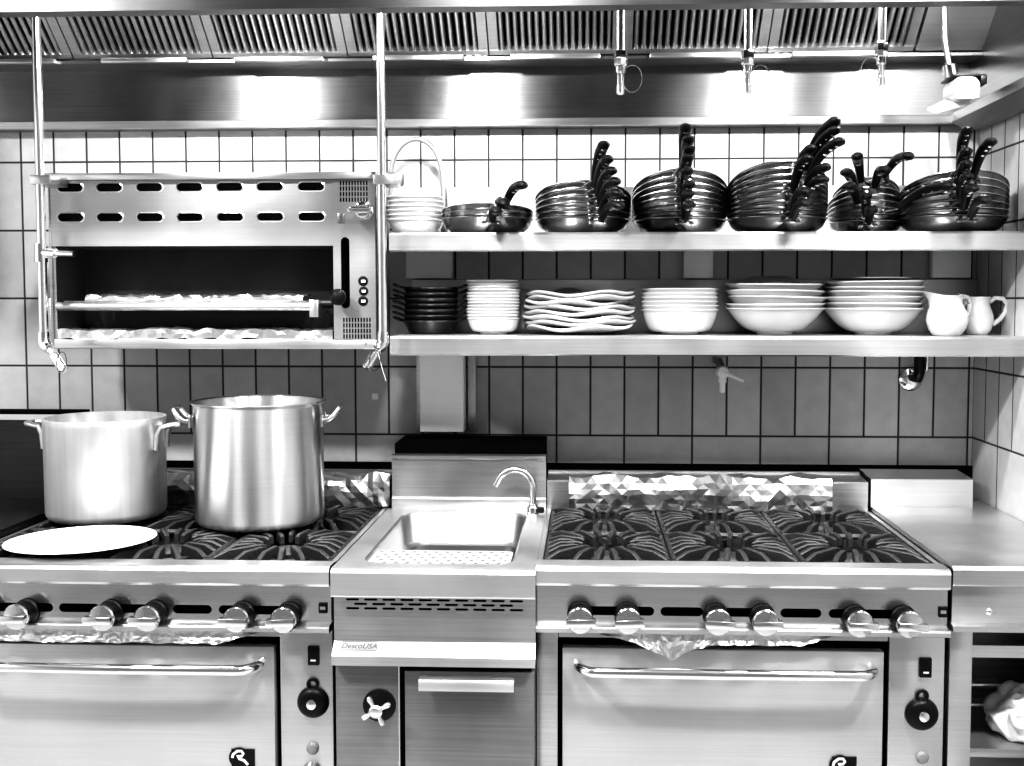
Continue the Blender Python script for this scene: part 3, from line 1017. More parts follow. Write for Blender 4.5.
# ------------------------------------------------------------------ gas ranges
def gas_range(X0, Y0, side, n_knobs=6, knob_x=(), guard_y=0, zt=.925):
    Wd = .907
    X1 = X0 + Wd
    lab = {'L': 'left six burner steel gas range with the stock pots on it', 'R': 'right six burner steel gas range with nothing on its burners'}[side]
    t = thing('gas_range', ((X0 + X1) / 2, Y0 + .4, 0), lab, 'gas range')
    Yg = Y0 + guard_y
    # carcase and legs
    MB().box(X0 + .003, X1 - .003, Y0 + .05, Yg + .10, .15, .84).build('carcase', M['steel_mid'], t, smooth=False)
    for x in (X0 + .06, X1 - .06):
        for y in (Y0 + .1, Yg + .08):
            MB().lathe([(.02, 0), (.028, .01), (.02, .03), (.024, .15)], 16, (x, y, 0)).build('leg', M['steel_mid'], t)
    # burner box
    for a in (X0, X1 - .012):
        MB().box(a, a + .012, Y0 + .067, Yg, .845, zt - .004).build('side_rim', M['steel'], t, smooth=False)
    MB().box(X0 + .012, X1 - .012, Y0 + .06, Yg, .845, .85).build('drip_tray', M['soot'], t)
    fr = [(Y0 + .0, zt - .044), (Y0 - .003, zt - .038), (Y0 - .003, zt - .010), (Y0 + .001, zt - .003), (Y0 + .008, zt), (Y0 + .062, zt), (Y0 + .066, zt - .004), (Y0 + .066, .84), (Y0 + .045, .84), (Y0 + .045, zt - .04)]
    MB().prism(fr, X0, X1).build('front_rail', M['steel_bright'], t, angle=15)
    # control panel with vent slots between the knobs
    zc0, zc1 = zt - .134, zt - .045
    slots = []
    for a, b in knob_slots:
        slots.append(stadium((a + b) / 2, .030, b - a, .020))
    MB().plate(rect(0, Wd, 0, zc1 - zc0), slots, (X0, Y0 + .018, zc0), (1, 0, 0), (0, 0, 1), .002).build('control_panel', M['panel'], t, smooth=False)
    MB().box(X0 + .004, X1 - .004, Y0 + .040, Y0 + .044, zc0, zc1).build('control_backing', M['void'], t)
    lg = [(Y0 + .02, zc0 + .004), (Y0 - .006, zc0), (Y0 - .008, zc0 - .004), (Y0 - .008, zc0 - .013), (Y0 - .004, zc0 - .015), (Y0 + .05, zc0 - .015), (Y0 + .05, zc0)]
    MB().prism(lg, X0, X1).build('panel_ledge', M['steel_bright'], t, angle=15)
    # stiles
    zs = zc0 - .016
    MB().box(X0, X0 + .048, Y0 + .028, Y0 + .06, .15, zs, bev=.002).build('left_stile', M['steel'], t)
    MB().box(X1 - .122, X1, Y0 + .028, Y0 + .06, .15, zs, bev=.002).build('right_stile', M['steel_bright'], t)
    MB().box(X0 + .048, X1 - .122, Y0 + .05, Y0 + .056, .15, zs).build('oven_gap', M['void'], t)
    MB().box(X0 + .05, X1 - .124, Y0 + .034, Y0 + .05, zs - .02, zs - .004).build('door_header', M['steel_mid'], t)
    # oven door, its rail handle and emblem
    dx0, dx1, dz1 = X0 + .058, X1 - .134, zs - .040
    dr = MB().box(dx0, dx1, Y0 + .022, Y0 + .05, .22, dz1, bev=.004).build('oven_door', M['steel_door'], t)
    hx0, hx1, hz = dx0 + .034, dx1 - .028, dz1 - .036
    pts = []
    for k in range(7):
        a = pi / 2 * k / 6
        pts.append((hx0 + .04 * (1 - cos(a)), Y0 + .022 - .06 * sin(a), hz))
    pts += [(hx0 + .2, Y0 - .040, hz), ((hx0 + hx1) / 2, Y0 - .042, hz), (hx1 - .2, Y0 - .040, hz)]
    for k in range(7):
        a = pi / 2 * (1 - k / 6)
        pts.append((hx1 - .04 * (1 - cos(a)), Y0 + .022 - .06 * sin(a), hz))
    MB().tube(pts, .0118, 14).build('door_handle', M['chrome'], dr)
    em = at(240, 757, Y0) if side == 'L' else at(846, 765, Y0)
    e0 = MB()
    e0.box(em.x - .026, em.x + .028, Y0 + .019, Y0 + .0225, em.z - .040, em.z + .010)
    e0.lathe([(.024, 0), (.024, .0015)], 24, (em.x - .008, Y0 + .020, em.z - .010), axis='Y')
    e0.mi = 1
    loop = [(-.018, -.010), (-.016, -.002), (-.006, .006), (.004, .006), (.008, 0), (.004, -.006), (-.006, -.006), (-.002, -.012), (.010, -.016), (.018, -.026)]
    e0.tube([(em.x - .006 + x, Y0 + .0185, em.z + .0 + z) for x, z in loop], .0035, 6, flat=.3, up=(0, 1, 0))
    e0.build('emblem', [M['black'], M['white']], dr)
    # knobs
    for i, kx in enumerate(knob_x):
        x, z = X0 + kx, zc0 + .022
        kb = MB().lathe([(.0265, 0), (.029, .001), (.029, .006), (.0265, .009), (.0255, .044)], 28, (x, Y0 + .016, z), axis='Y').build('control_knob', M['black'], t)
        MB().lathe([(.0255, 0), (.0285, .002), (.0295, .005), (.0295, .010), (.027, .0135), (.012, .015)], 28, (x, Y0 - .026, z), axis='Y').build('knob_face', M['chrome'], kb)
        off = -.008 if side == 'L' else .006
        rz_ = random.uniform(-.05, .05)
        mb = MB().box(-.0325, .0325, -.009, .009, -.0085, .0085, bev=.0035)
        mb.bm.transform(Matrix.Translation((x + off * .5, Y0 - .047, z - .001)) @ Matrix.Rotation(rz_, 4, 'Y'))
        mb.build('knob_grip', M['chrome'], kb)
    # right stile fittings
    xs = X1 - .058 if side == 'R' else X1 - .046
    ys = Y0 + .028
    sw = at(925, 667, ys) if side == 'R' else at(314, 655, ys)
    q = MB().box(sw.x - .013, sw.x + .013, ys - .008, ys + .002, sw.z - .022, sw.z + .022, bev=.002).build('power_switch', M['black'], t)
    MB().box(sw.x - .006, sw.x + .006, ys - .0095, ys - .0075, sw.z - .012, sw.z - .008).build('switch_mark', M['white'], q)
    th = at(922.5, 715, ys - .01) if side == 'R' else at(312.5, 703, ys - .01)
    q = MB().lathe([(.036, 0), (.037, .003), (.036, .008), (.032, .014), (.026, .019), (.018, .021), (.010, .022)], 36, (th.x, ys, th.z), axis='Y').build('thermostat_knob', M['black'], t)
    MB().lathe([(.012, 0), (.011, .004), (.004, .006)], 20, (th.x, ys - .020, th.z), axis='Y').build('knob_hub', M['rim'], q)
    ring = [(th.x + .011 * cos(a), ys - .006, th.z + .042 + .011 * sin(a)) for a in [2 * pi * k / 16 for k in range(16)]]
    MB().tube(ring + ring[:1], .004, 8).build('stop_loop', M['black'], q)
    il = at(922, 757, ys) if side == 'R' else at(313, 748, ys)
    MB().lathe([(.0145, 0), (.0145, .004), (.012, .006), (.010, .010), (.004, .012)], 24, (il.x, ys, il.z), axis='Y').build('indicator_lamp', M['gray'], t)
    if side == 'L':
        il = at(312, 771, ys)
        MB().lathe([(.022, 0), (.022, .008), (.016, .02), (.01, .022)], 24, (il.x, ys, il.z), axis='Y').build('reset_button', M['steel_mid'], t)
    rp = at(943, 612, Y0 + .016) if side == 'R' else at(323, 608, Y0 + .016)
    q = MB().box(rp.x - .010, rp.x + .010, Y0 + .013, Y0 + .018, rp.z - .012, rp.z + .012, bev=.002).build('ignition_badge', M['black'], t)
    MB().box(rp.x - .006, rp.x + .006, Y0 + .0120, Y0 + .0132, rp.z - .003, rp.z + .004).build('badge_mark', M['gray'], q)
    # guard at the back
    zg = zt + .078
    gp = [(Yg, .84), (Yg, zg - .004), (Yg + .004, zg), (Yg + .10, zg + .006), (Yg + .10, zg + .012), (Yg + .104, zg + .014), (Yg + .108, zg), (Yg + .108, .84)]
    MB().prism(gp, X0, X1 - (.004 if side == 'R' else 0)).build('back_guard', M['steel_mid'], t, angle=15)
    # burners and grates
    cw = (Wd - .024) / 3
    y0, y1 = Y0 + .070, Yg - .006
    ch = (y1 - y0) / 2
    for c_ in range(3):
        for r_ in range(2):
            cx, cy = X0 + .012 + cw * (c_ + .5), y0 + ch * (r_ + .5)
            MB().lathe([(.05, 0), (.05, .02), (.044, .026), (.044, .036), (.034, .044), (.012, .046)], 28, (cx, cy, .85)).build('burner', M['iron'], t)
            MB().tube([(cx, cy - .05, .862), (cx, Y0 + .066 if r_ == 0 else cy - ch + .05, .862)], .010, 8).build('burner_tube', M['iron'], t)
            mb = MB()
            hw, hh = cw / 2 - .002, ch / 2 - .002
            zb, ztp = zt - .014, zt + .010
            for a, b, c2, d in ((-hw, hw, -hh, -hh + .012), (-hw, hw, hh - .012, hh), (-hw, -hw + .012, -hh, hh), (hw - .012, hw, -hh, hh)):
                mb.box(cx + a, cx + b, cy + c2, cy + d, zb, zt - .004, bev=.003, seg=1)
            nf = 20
            for k in range(nf):
                a = 2 * pi * (k + .5) / nf
                ca, sa = cos(a), sin(a)
                R1 = min((hw - .006) / max(abs(ca), 1e-6), (hh - .006) / max(abs(sa), 1e-6))
                R0 = .058 if k % 2 == 0 else .075
                d = Vector((ca, sa, 0)); e_ = Vector((-sa, ca, 0))
                w1, w0 = .0062, .0050
                rings = []
                for rr, w_, zz in ((R0, w0, ztp - .004), (R0 + .012, w0 + .001, ztp), (R1 * .8, w1, ztp), (R1, w1, zt - .002)):
                    p = Vector((cx, cy, 0)) + d * rr
                    rings.append([p + e_ * w_ + Vector((0, 0, zb)), p + e_ * w_ + Vector((0, 0, zz - .002)), p + e_ * w_ * .6 + Vector((0, 0, zz)), p - e_ * w_ * .6 + Vector((0, 0, zz)), p - e_ * w_ + Vector((0, 0, zz - .002)), p - e_ * w_ + Vector((0, 0, zb))])
                mb.loft(rings)
            o = mb.build('burner_grate', M['iron'])
            col = ['left', 'middle', 'right'][c_]
            row = ['front', 'back'][r_]
            tag(o, 'black cast iron burner grate, %s %s of the %s range' % (row, col, 'left' if side == 'L' else 'right'), 'grate', 'burner grates of the %s range' % ('left' if side == 'L' else 'right'))
    return t


M['panel'] = steel('control_panel_steel', .6, .17, aniso=.3, smudge=.15)
XRr = at(536, 575, 2.43).x
ref = [at(x, 618, 2.43).x - XRr for x in (580, 627.5, 716.5, 763.5, 856.5, 905.5)]
knob_slots = [(ref[0] + .02, ref[1] - .0), (ref[1], ref[1] + .075), (ref[1] + .092, ref[2] - .030), (ref[2] + .02, ref[3]), (ref[3] + .03, ref[3] + .115), (ref[3] + .135, ref[4]), (ref[4] + .02, ref[5])]
knob_slots = [(ref[0], ref[1] + .060), (ref[1] + .074, ref[2] - .028), (ref[2], ref[3] - .0), (ref[3] + .040, ref[3] + .130), (ref[3] + .146, ref[5])]
rR = gas_range(XRr, 2.43, 'R', knob_x=ref, guard_y=.70, zt=.916)
XLr = at(329, 570, 2.44).x - .907
gas_range(XLr, 2.44, 'L', knob_x=ref, guard_y=.75, zt=.905)

# foil on the guards and drip trays
Yg = 3.10


def guard_foil(x0, x1, Yg, seed, label, zlo=.916, ztop=.994):
    L = (ztop - zlo) + .06

    def fn(u, v):
        x = x0 + (x1 - x0) * u
        s = v * L
        lo = .012 * noise.noise(Vector((u * 6, seed, 0)))
        if s < .05:
            return (x, Yg + .05 - s - .006, ztop + .012), (0, -.3, 1)
        return (x, Yg - .014 - .008 * sin(min(1, (s - .05) / .08) * pi), ztop + .006 - (s - .05) * (1 + lo * 4)), (0, -1, .2)
    return crumple('foil_sheet', fn, int(abs(x1 - x0) * 62), 9, .012, M['foil'], label, 'foil', seed, freq=11)


guard_foil(at(569, 490, 3.1).x, at(834, 490, 3.1).x, 3.13, 3, 'long crumpled foil sheet draped over the back guard of the right range')
guard_foil(at(150, 490, 3.21).x, at(391, 490, 3.19).x, 3.19, 4, 'crumpled foil sheet on the back guard behind the stock pots', zlo=.91, ztop=.983)


def strip_foil(x0, x1, Y, z, dip, seed, label):
    def fn(u, v):
        x = x0 + (x1 - x0) * u
        env = min(1, 6 * u, 8 * (1 - u))
        h = (.022 + dip(u)) * env + .004 * env * noise.noise(Vector((u * 14, seed, 1)))
        return (x, Y - .006 + .012 * (1 - v), z - h * v), (0, -1, 0)
    return crumple('foil_strip', fn, 90, 6, .004, M['foil'], label, 'foil', seed, freq=30)


strip_foil(at(600, 640, 2.42).x, at(832, 640, 2.42).x, 2.432, at(700, 634.5, 2.43).z, lambda u: .034 * max(0, 1 - abs(u - .31) / .16), 5, 'torn foil edge hanging under the knobs of the right range')
strip_foil(at(-40, 640, 2.48).x, at(262, 640, 2.48).x, 2.442, .905 - .151, lambda u: .004, 6, 'foil edge hanging under the knobs of the left range')

# ------------------------------------------------------------------ sink unit
Y0 = 2.385
X0, X1 = at(330.5, 580, Y0).x, at(535, 580, Y0).x
zt = .915
sk = thing('sink_unit', ((X0 + X1) / 2, 2.7, 0), 'narrow steel sink unit with faucet between the two ranges', 'sink')
Yk = 3.10
hx0, hx1, hy0, hy1 = X0 + .055, X1 - .05, 2.445, 3.045
MB().plate(rect(X0, X1, Y0 + .02, Yk), [rrect(hx0, hx1, hy0, hy1, .05)], (0, 0, zt), (1, 0, 0), (0, 1, 0), .004).build('deck', M['steel'], sk, smooth=False)
rings = []
for ins, z, r in ((0, zt, .05), (.005, zt - .006, .05), (.012, zt - .075, .05), (.022, zt - .083, .045), (.028, zt - .086, .045), (.034, zt - .19, .045), (.05, zt - .215, .04), (.09, zt - .22, .03)):
    rings.append([Vector((x, y, z)) for x, y in rrect(hx0 + ins, hx1 - ins, hy0 + ins, hy1 - ins, r)])
mb = MB()
mb.loft(rings, False, True)
mb.build('basin', M['steel_basin'], sk, recalc=True, angle=50)
fr = [(Y0, zt - .062), (Y0 - .002, zt - .058), (Y0 - .002, zt - .008), (Y0 + .004, zt - .001), (Y0 + .012, zt + .001), (Y0 + .03, zt + .001), (Y0 + .03, zt - .062)]
MB().prism(fr, X0, X1).build('front_apron', M['steel_bright'], sk, angle=15)
c_ = at(465, 541, 3.0)
MB().box(c_.x - .024, c_.x + .024, hy1 - .036, hy1 - .026, zt - .118, zt - .112, bev=.002).build('overflow_slot', M['rim'], sk)
# front: louvred panel, sloping ledge
yp = Y0 + .03
zp1, zp0 = zt - .063, at(440, 642, yp).z
sl = []
for row, zz in ((0, zp1 - .012), (1, zp1 - .022), (2, zp1 - .032)):
    for k in range(10 if row != 1 else 9):
        x = .030 + (.018 if row == 1 else 0) + k * (X1 - X0 - .06) / 9.6
        sl.append(stadium(x + .012, zz - zp0, .030, .005, 3))
MB().plate(rect(0, X1 - X0, 0, zp1 - zp0), sl, (X0, yp, zp0), (1, 0, 0), (0, 0, 1), .002).build('louvred_panel', M['steel_mid'], sk, smooth=False)
MB().box(X0 + .006, X1 - .006, yp + .018, yp + .02, zp0, zp1).build('louvre_backing', M['void'], sk)
zl1, zl0 = at(440, 656, Y0).z, at(440, 667, Y0).z
lg = [(yp, zp0), (Y0 + .004, zl1 + .001), (Y0, zl1 - .004), (Y0, zl0), (yp + .01, zl0), (yp + .01, zp0)]
MB().prism(lg, X0, X1).build('sloping_ledge', M['steel'], sk, angle=15)
# name sticker on the slope
sn = Vector((0, -(zp0 - zl1), -(yp - Y0 - .004))).normalized()
up = Vector((0, yp - Y0 - .004, zp0 - zl1 - .001)).normalized()
nn = Vector((1, 0, 0)).cross(up)
o0 = Vector((X0 + .004, Y0 + .004, zl1 + .001)) + nn * .0006
hgt = (Vector((0, yp, zp0)) - Vector((0, Y0 + .004, zl1 + .001))).length
wst = at(382, 650, Y0 + .01).x - X0 - .004
st = MB().plate([(0, .001), (wst, .001), (wst + .001, hgt * .97), (.001, hgt * .97)], [], o0, (1, 0, 0), up, .0004).build('name_sticker', M['pale'], sk, smooth=False)
tc = bpy.data.curves.new('lettering', 'FONT')
tc.body = 'DescoUSA'
tc.size = .0255
tc.shear = .25
tc.extrude = .0001
to = bpy.data.objects.new('lettering', tc)
COL.objects.link(to)
tc.materials.append(M['ink'])
bpy.context.view_layer.update()
dg = bpy.context.evaluated_depsgraph_get()
me = bpy.data.meshes.new_from_object(to.evaluated_get(dg))
bpy.data.objects.remove(to)
xs = [v.co.x for v in me.vertices]
sc_ = (wst * .74) / (max(xs) - min(xs))
m4 = Matrix(((1, up.x, nn.x, 0), (0, up.y, nn.y, 0), (0, up.z, nn.z, 0), (0, 0, 0, 1)))
me.transform(Matrix.Translation(o0 + up * hgt * .40 + Vector((wst * .13, 0, 0)) + nn * .0006) @ m4 @ Matrix.Diagonal((sc_, sc_ * 1.0, 1, 1)))
to = bpy.data.objects.new('lettering', me)
COL.objects.link(to)
to.parent = st
to.matrix_parent_inverse = sk.matrix_basis.inverted() @ Matrix.Identity(4)
to.matrix_parent_inverse = (sk.matrix_basis @ st.matrix_parent_inverse @ st.matrix_basis).inverted()
mb = MB()
for v_, w_ in ((.26, .74), (.92, .74)):
    a = o0 + up * hgt * v_ + nn * .0006
    mb.plate(rect(0, wst * w_, 0, .0009), [], a + Vector((wst * .13, 0, 0)), (1, 0, 0), up, .0002)
mb.build('printed_rule', M['ink'], st, smooth=False)
# lower cabinet
ya = Y0 + .025
xd = at(400, 720, ya).x
MB().box(X0 + .002, X1 - .002, ya + .03, Yk, .12, zl0 - .002).build('carcase', M['steel_dark'], sk, smooth=False)
for x in (X0 + .05, X1 - .05):
    for y in (Y0 + .1, 3.0):
        MB().lathe([(.02, 0), (.026, .01), (.02, .03), (.022, .122)], 16, (x, y, 0)).build('leg', M['steel_mid'], sk)
MB().box(X0 + .01, X1 - .01, ya + .012, ya + .03, .12, zl0 - .002).build('cabinet_gap', M['void'], sk)
MB().box(X0 + .003, xd - .002, ya, ya + .02, .12, zl0 - .008, bev=.002).build('valve_panel', M['steel_dark'], sk)
MB().box(xd - .003, xd, ya - .001, ya + .02, .12, zl0 - .008).build('panel_edge', M['steel_bright'], sk)
dr = MB().box(xd + .011, X1 - .003, ya, ya + .02, .12, zl0 - .018, bev=.002).build('cabinet_door', M['steel_dark'], sk)
h0, h1 = at(419, 684, ya - .02), at(514, 684, ya - .02)
hp = [(ya, h0.z + .014), (ya - .026, h0.z + .012), (ya - .030, h0.z + .006), (ya - .030, h0.z - .012), (ya - .026, h0.z - .014), (ya - .024, h0.z - .006), (ya - .022, h0.z + .004), (ya, h0.z + .008)]
MB().prism(hp, h0.x, h1.x).build('door_handle', M['steel_white'], dr)
vc = at(378, 708, ya - .02)
MB().lathe([(.037, 0), (.037, .004), (.034, .006)], 36, (vc.x, ya, vc.z), axis='Y').build('valve_escutcheon', M['black'], sk)
mb = MB()
mb.lathe([(.012, 0), (.015, .006), (.015, .018), (.011, .022), (.004, .023)], 20, (vc.x - .002, ya - .022, vc.z - .002), axis='Y')
mb.tube([(vc.x - .002, ya, vc.z - .002), (vc.x - .002, ya - .024, vc.z - .002)], .007, 10)
for k in range(4):
    a = radians(28 + 90 * k)
    d = Vector((cos(a), 0, sin(a)))
    p = Vector((vc.x - .002, ya - .034, vc.z - .002))
    mb.tube([p + d * .008, p + d * .018, p + d * .027, p + d * .033, p + d * .036], [.006, .0045, .0065, .006, .003], 10)
mb.build('cross_handle', M['rim'], sk)
# splashback and faucet
zb1 = at(468, 455.5, Yk).z
sp = [(Yk, zt - .01), (Yk - .006, zt + .0), (Yk - .006, zt + .028), (Yk, zt + .034), (Yk, zb1 - .012), (Yk - .010, zb1 - .006), (Yk - .010, zb1), (Yk + .02, zb1 + .002), (Yk + .02, zt - .01)]
MB().prism(sp, at(392, 480, Yk).x, at(546, 480, Yk).x).build('splashback', M['steel_mid'], sk)
MB().box(at(393, 480, Yk).x + .002, at(545, 480, Yk).x - .002, Yk + .022, YW - .02, .8, at(468, 437, 3.28).z).build('rear_channel', M['void'], sk)
fb = at(533, 511, 3.03)
fc = MB().lathe([(.018, 0), (.018, .018), (.014, .024), (.010, .03)], 20, (fb.x, 3.03, zt)).build('faucet', M['chrome'], sk)
zc = at(533, 487, 3.03).z
xe = at(495, 486, 3.03)
rad = (fb.x - at(501, 475, 3.03).x) / 2 + .006
ztop = at(515, 469.5, 3.03).z
pts = [(fb.x, 3.03, zt + .02), (fb.x, 3.03, zc)]
for k in range(1, 13):
    a = radians(150) * k / 12
    pts.append((fb.x - rad + rad * cos(a), 3.03, zc + (ztop - zc) * sin(a)))
pts.append((xe.x, 3.03, xe.z))
MB().tube(pts, .0088, 14).build('spout', M['rim'], fc)
q = at(542, 509, 3.02)
MB().box(fb.x + .012, q.x + .006, 3.01, 3.03, zt + .006, zt + .022, bev=.004).build('tap_lever', M['black'], fc)
# perforated drain tray: lifts out
hs = []
wt = hx1 - hx0 - .02
for j in range(5):
    for k in range(12):
        x = (k + .5 + (.5 if j % 2 else 0)) * wt / 12.5
        if x < wt - .012:
            hs.append(circ(x, .018 + j * .027, .0052, 8))
td = MB()
td.plate(rrect(0, wt, 0, .145, .02, 4), hs, (hx0 + .01, hy0 + .006, zt - .004), (1, 0, 0), (0, 1, 0), .002)
tag(td.build('drain_tray', M['tray'], smooth=False), 'bright perforated drain tray in the front of the sink basin', 'tray')

# ------------------------------------------------------------------ worktop cabinet at the right
Yc = 2.43
X0, X1 = XRr + .907 + .004, XR - .004
zt = .925
cb = thing('worktop_cabinet', ((X0 + X1) / 2, 2.8, 0), 'steel worktop cabinet with an open cupboard, between right range and wall', 'cabinet')
fr = [(Yc, zt - .044), (Yc - .003, zt - .04), (Yc - .003, zt - .008), (Yc + .003, zt), (3.24, zt), (3.24, zt - .02), (Yc + .02, zt - .02), (Yc + .02, zt - .044)]
MB().prism(fr, X0, X1).build('worktop', M['steel'], cb, angle=15)
MB().prism([(3.13, zt), (3.132, zt + .078), (3.136, zt + .080), (3.27, zt + .086), (3.27, zt)], X0, at(973, 490, 3.13).x).build('upstand', M['steel_bright'], cb)
z1, z0 = zt - .044, zt - .132
MB().box(X0 + .004, X1, Yc + .014, Yc + .03, z0, z1, bev=.002).build('fascia', M['steel_bright'], cb)
c_ = at(990, 612, Yc + .01)
MB().lathe([(.008, 0), (.0075, .003), (.005, .006), (.002, .007)], 14, (c_.x, Yc + .014, c_.z), axis='Y').build('screw', M['chrome'], cb)
lg = [(Yc + .02, z0 + .004), (Yc - .004, z0), (Yc - .006, z0 - .012), (Yc + .05, z0 - .014), (Yc + .05, z0)]
MB().prism(lg, X0 + .002, X1).build('fascia_ledge', M['steel_bright'], cb, angle=15)
xo = at(971.5, 700, Yc + .02).x
zb = at(1000, 752, Yc + .03).z
MB().box(X0 + .004, xo, Yc + .02, Yc + .045, .14, z0 - .012, bev=.002).build('stile', M['steel_bright'], cb)
mb = MB()
mb.box(X0 + .004, X0 + .01, Yc + .045, 3.2, .14, z0)
mb.box(X1 - .008, X1 - .002, Yc + .02, 3.2, .14, z0)
mb.box(X0 + .01, X1 - .008, 2.86, 2.87, .14, z0)
mb.box(X0 + .01, X1 - .008, Yc + .03, 3.2, z0 - .02, z0 - .014)
mb.build('cupboard_liner', M['steel_dark'], cb, smooth=False)
MB().box(X0 + .012, X1 - .010, Yc + .047, 2.858, zb - .02, zb, bev=.002).build('cupboard_floor', M['steel_mid'], cb)
MB().box(xo, X1 - .006, Yc + .025, Yc + .035, at(1000, 657, Yc + .03).z, at(1000, 645, Yc + .03).z).build('header_bar', M['steel_bright'], cb)
for py in (684, 704):
    zz = at(990, py, 2.6).z
    MB().box(X0 + .012, at(1004, py, 2.6).x, 2.60, 2.64, zz - .006, zz, bev=.001).build('tray_runner', M['steel_bright'], cb)
for x in (X0 + .05, X1 - .05):
    for y in (Yc + .1, 3.1):
        MB().lathe([(.02, 0), (.026, .01), (.02, .03), (.022, .142)], 16, (x, y, 0)).build('leg', M['steel_mid'], cb)

# folded white cloth in the cupboard
c_ = at(1020, 722, 2.57)
r_ = bmesh.ops
mb = MB()
bmesh.ops.create_icosphere(mb.bm, subdivisions=5, radius=1)
for v in mb.bm.verts:
    p = v.co.copy()
    w_ = p * .9 + Vector((noise.noise(p * 1.1 + Vector((4, 2, 1))), noise.noise(p * 1.1 + Vector((1, 8, 3))), noise.noise(p * 1.1 + Vector((6, 3, 9))))) * .9
    ridge = 1 - abs(noise.noise(w_ * 1.15 + Vector((2, 5, 1)))) * 2.2
    s_ = .82 + .26 * ridge + .02 * noise.noise(p * 5)
    z = max(p.z * s_, -.72)
    v.co = Vector((p.x * s_ * .074, p.y * s_ * .085, z * .066))
o = mb.build('folded_cloth', M['cloth'], angle=180)
mz = min(v.co.z for v in o.data.vertices)
o.location = (min(c_.x, X1 - .10), 2.57, zb - mz + .001)
tag(o, 'crumpled white cloth bundle on the floor of the open cupboard', 'cloth')

# ------------------------------------------------------------------ neighbouring unit at the far left
nx1 = XLr - .006
nb = thing('steel_counter', (nx1 - .25, 2.85, 0), 'shade-coloured steel counter with a tall splashback, cut by the left picture edge', 'counter')
MB().box(nx1 - .55, nx1, 2.50, 3.2, .1, .92).build('counter_body', M['steel_shaded'], nb, smooth=False)  # body and splashback get their shade from the dark colour
zz = at(30, 413, 3.2).z
MB().prism([(3.2, .90), (3.2, zz - .02), (3.25, zz - .02), (3.25, .90)], nx1 - .55, nx1 + .0).build('tall_splashback', M['steel_shaded'], nb)
MB().box(nx1 - .55, nx1, 3.195, 3.26, zz - .02, zz - .004).build('splashback_rail', M['steel'], nb)
MB().box(nx1 - .55, nx1, 3.20, 3.26, zz - .004, zz + .006).build('rail_top_strip', M['void'], nb)  # black strip along the top edge of the rail
for x in (nx1 - .5, nx1 - .05):
    for y in (2.56, 3.14):
        MB().lathe([(.02, 0), (.026, .01), (.02, .03), (.022, .102)], 16, (x, y, 0)).build('leg', M['steel_mid'], nb)

# ------------------------------------------------------------------ stock pots and platter
zg = .917


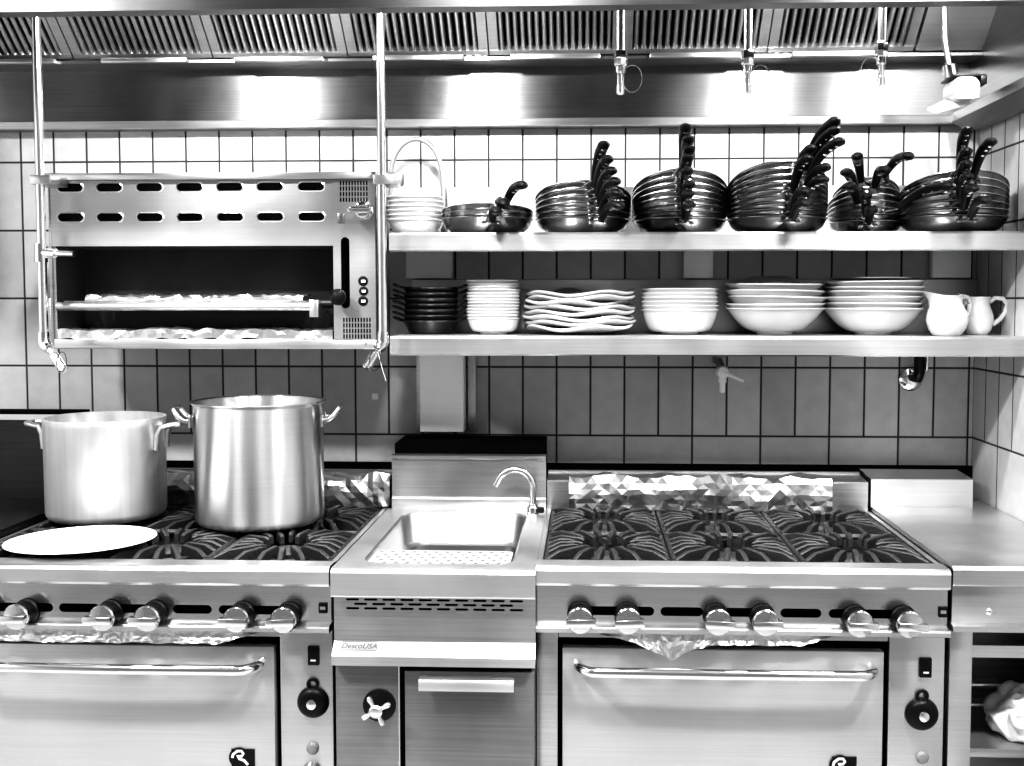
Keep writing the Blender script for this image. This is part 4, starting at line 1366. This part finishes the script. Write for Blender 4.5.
def stock_pot(pxc, Yc, r, h, mat, label, round_r, flare, kind):
    c = at(pxc, 480, Yc)
    t = thing('stock_pot', (c.x, Yc, zg), label, 'pot', world=False)
    pr = [(0, 0), (r - round_r, 0)]
    for k in range(1, 7):
        a = pi / 2 * k / 6
        pr.append((r - round_r + round_r * sin(a), round_r * (1 - cos(a))))
    if flare:
        pr += [(r, h - .012), (r + .003, h - .006), (r + .009, h - .003), (r + .010, h), (r + .006, h + .001), (r - .002, h - .002)]
    else:
        pr += [(r + .001, h - .02), (r + .003, h - .002), (r + .002, h), (r - .004, h)]
    pr += [(r - .004, h - .015), (r - .005, round_r), (r - round_r, .006), (0, .006)]
    MB().lathe(pr, 72).build('pot_body', mat, t, angle=50)
    for s in (-1, 1):
        mb = MB()
        if kind == 'cast':
            zz = h - .025
            mb.tube([(s * (r + .002), -.034, zz - .06), (s * (r + .006), -.034, zz - .02), (s * (r + .016), -.033, zz), (s * (r + .045), -.03, zz + .006), (s * (r + .058), -.018, zz + .006), (s * (r + .060), 0, zz + .006),
                     (s * (r + .058), .018, zz + .006), (s * (r + .045), .03, zz + .006), (s * (r + .016), .033, zz), (s * (r + .006), .034, zz - .02), (s * (r + .002), .034, zz - .06)], .0075, 10)
        else:
            zz = h - .05
            mb.tube([(s * (r + .002), -.045, zz), (s * (r + .018), -.045, zz + .002), (s * (r + .032), -.044, zz + .012), (s * (r + .044), -.036, zz + .030), (s * (r + .047), -.02, zz + .034), (s * (r + .047), .02, zz + .034),
                     (s * (r + .044), .036, zz + .030), (s * (r + .032), .044, zz + .012), (s * (r + .018), .045, zz + .002), (s * (r + .002), .045, zz)], .0065, 10)
            for y in (-.045, .045):
                mb.box(s * (r - .001) if s > 0 else -(r + .004), s * (r + .004) if s > 0 else -(r - .001), y - .014, y + .014, zz - .016, zz + .016, bev=.001, seg=1)
        hd = mb.build('pot_handle', M['rim'] if kind != 'cast' else M['steel_bright'], t)
    return t


pl = stock_pot(106.5, 2.95, .156, .272, M['aluminium'], 'dull aluminium stock pot behind the white platter on the left range', .022, False, 'cast')
pl.rotation_euler = (0, 0, radians(-3))
pr_ = stock_pot(260, 2.90, .168, .322, M['pot_steel'], 'taller shiny steel stock pot with a flared rim on the left range', .02, True, 'wire')
pr_.rotation_euler = (0, 0, radians(8))

c = at(79, 540, 2.59)
mb = MB().lathe([(0, 0), (.10, 0), (.130, .002), (.172, .006), (.176, .007), (.176, .0085), (.172, .0095), (.128, .0065), (.10, .006), (0, .006)], 72, sy=.76)
o = mb.build('white_platter', M['white'], angle=50)
o.location = (c.x, 2.60, zg + .004)
o.rotation_euler = (radians(2.2), radians(-1.2), radians(9))
tag(o, 'large oval white platter lying on the front grate of the left range', 'platter')

# ------------------------------------------------------------------ light
def area(name, loc, target, size, power, sy=None):
    l = bpy.data.lights.new(name, 'AREA')
    l.energy = power
    l.size = size
    if sy:
        l.shape = 'RECTANGLE'
        l.size_y = sy
    o = bpy.data.objects.new(name, l)
    COL.objects.link(o)
    o.location = loc
    o.rotation_euler = (Vector(target) - Vector(loc)).to_track_quat('-Z', 'Y').to_euler()
    return o


for x, p in ((-1.13, 15), (-.38, 15), (.59, 15), (1.0, 9)):  # last lamp is added to brighten the wall at the right
    area('hood_lamp', (x, 2.52, 2.30), (x, 3.1, 1.55), .06, p, .06)
for x, y, p in ((-1.75, 1.35, 58), (-.2, 1.35, 34), (1.0, 1.35, 46)):
    area('ceiling_lamp', (x, y, 2.75), (x * .85, 2.2, .6), .26, p, .16)
w = bpy.data.worlds.new('world')
w.use_nodes = True
w.node_tree.nodes['Background'].inputs[0].default_value = g(.5)
w.node_tree.nodes['Background'].inputs[1].default_value = .42
SC.world = w

SC.view_settings.view_transform = 'Standard'
SC.view_settings.look = 'High Contrast'
SC.view_settings.exposure = 0
for o in bpy.data.objects:
    if '_world' in o:
        del o['_world']
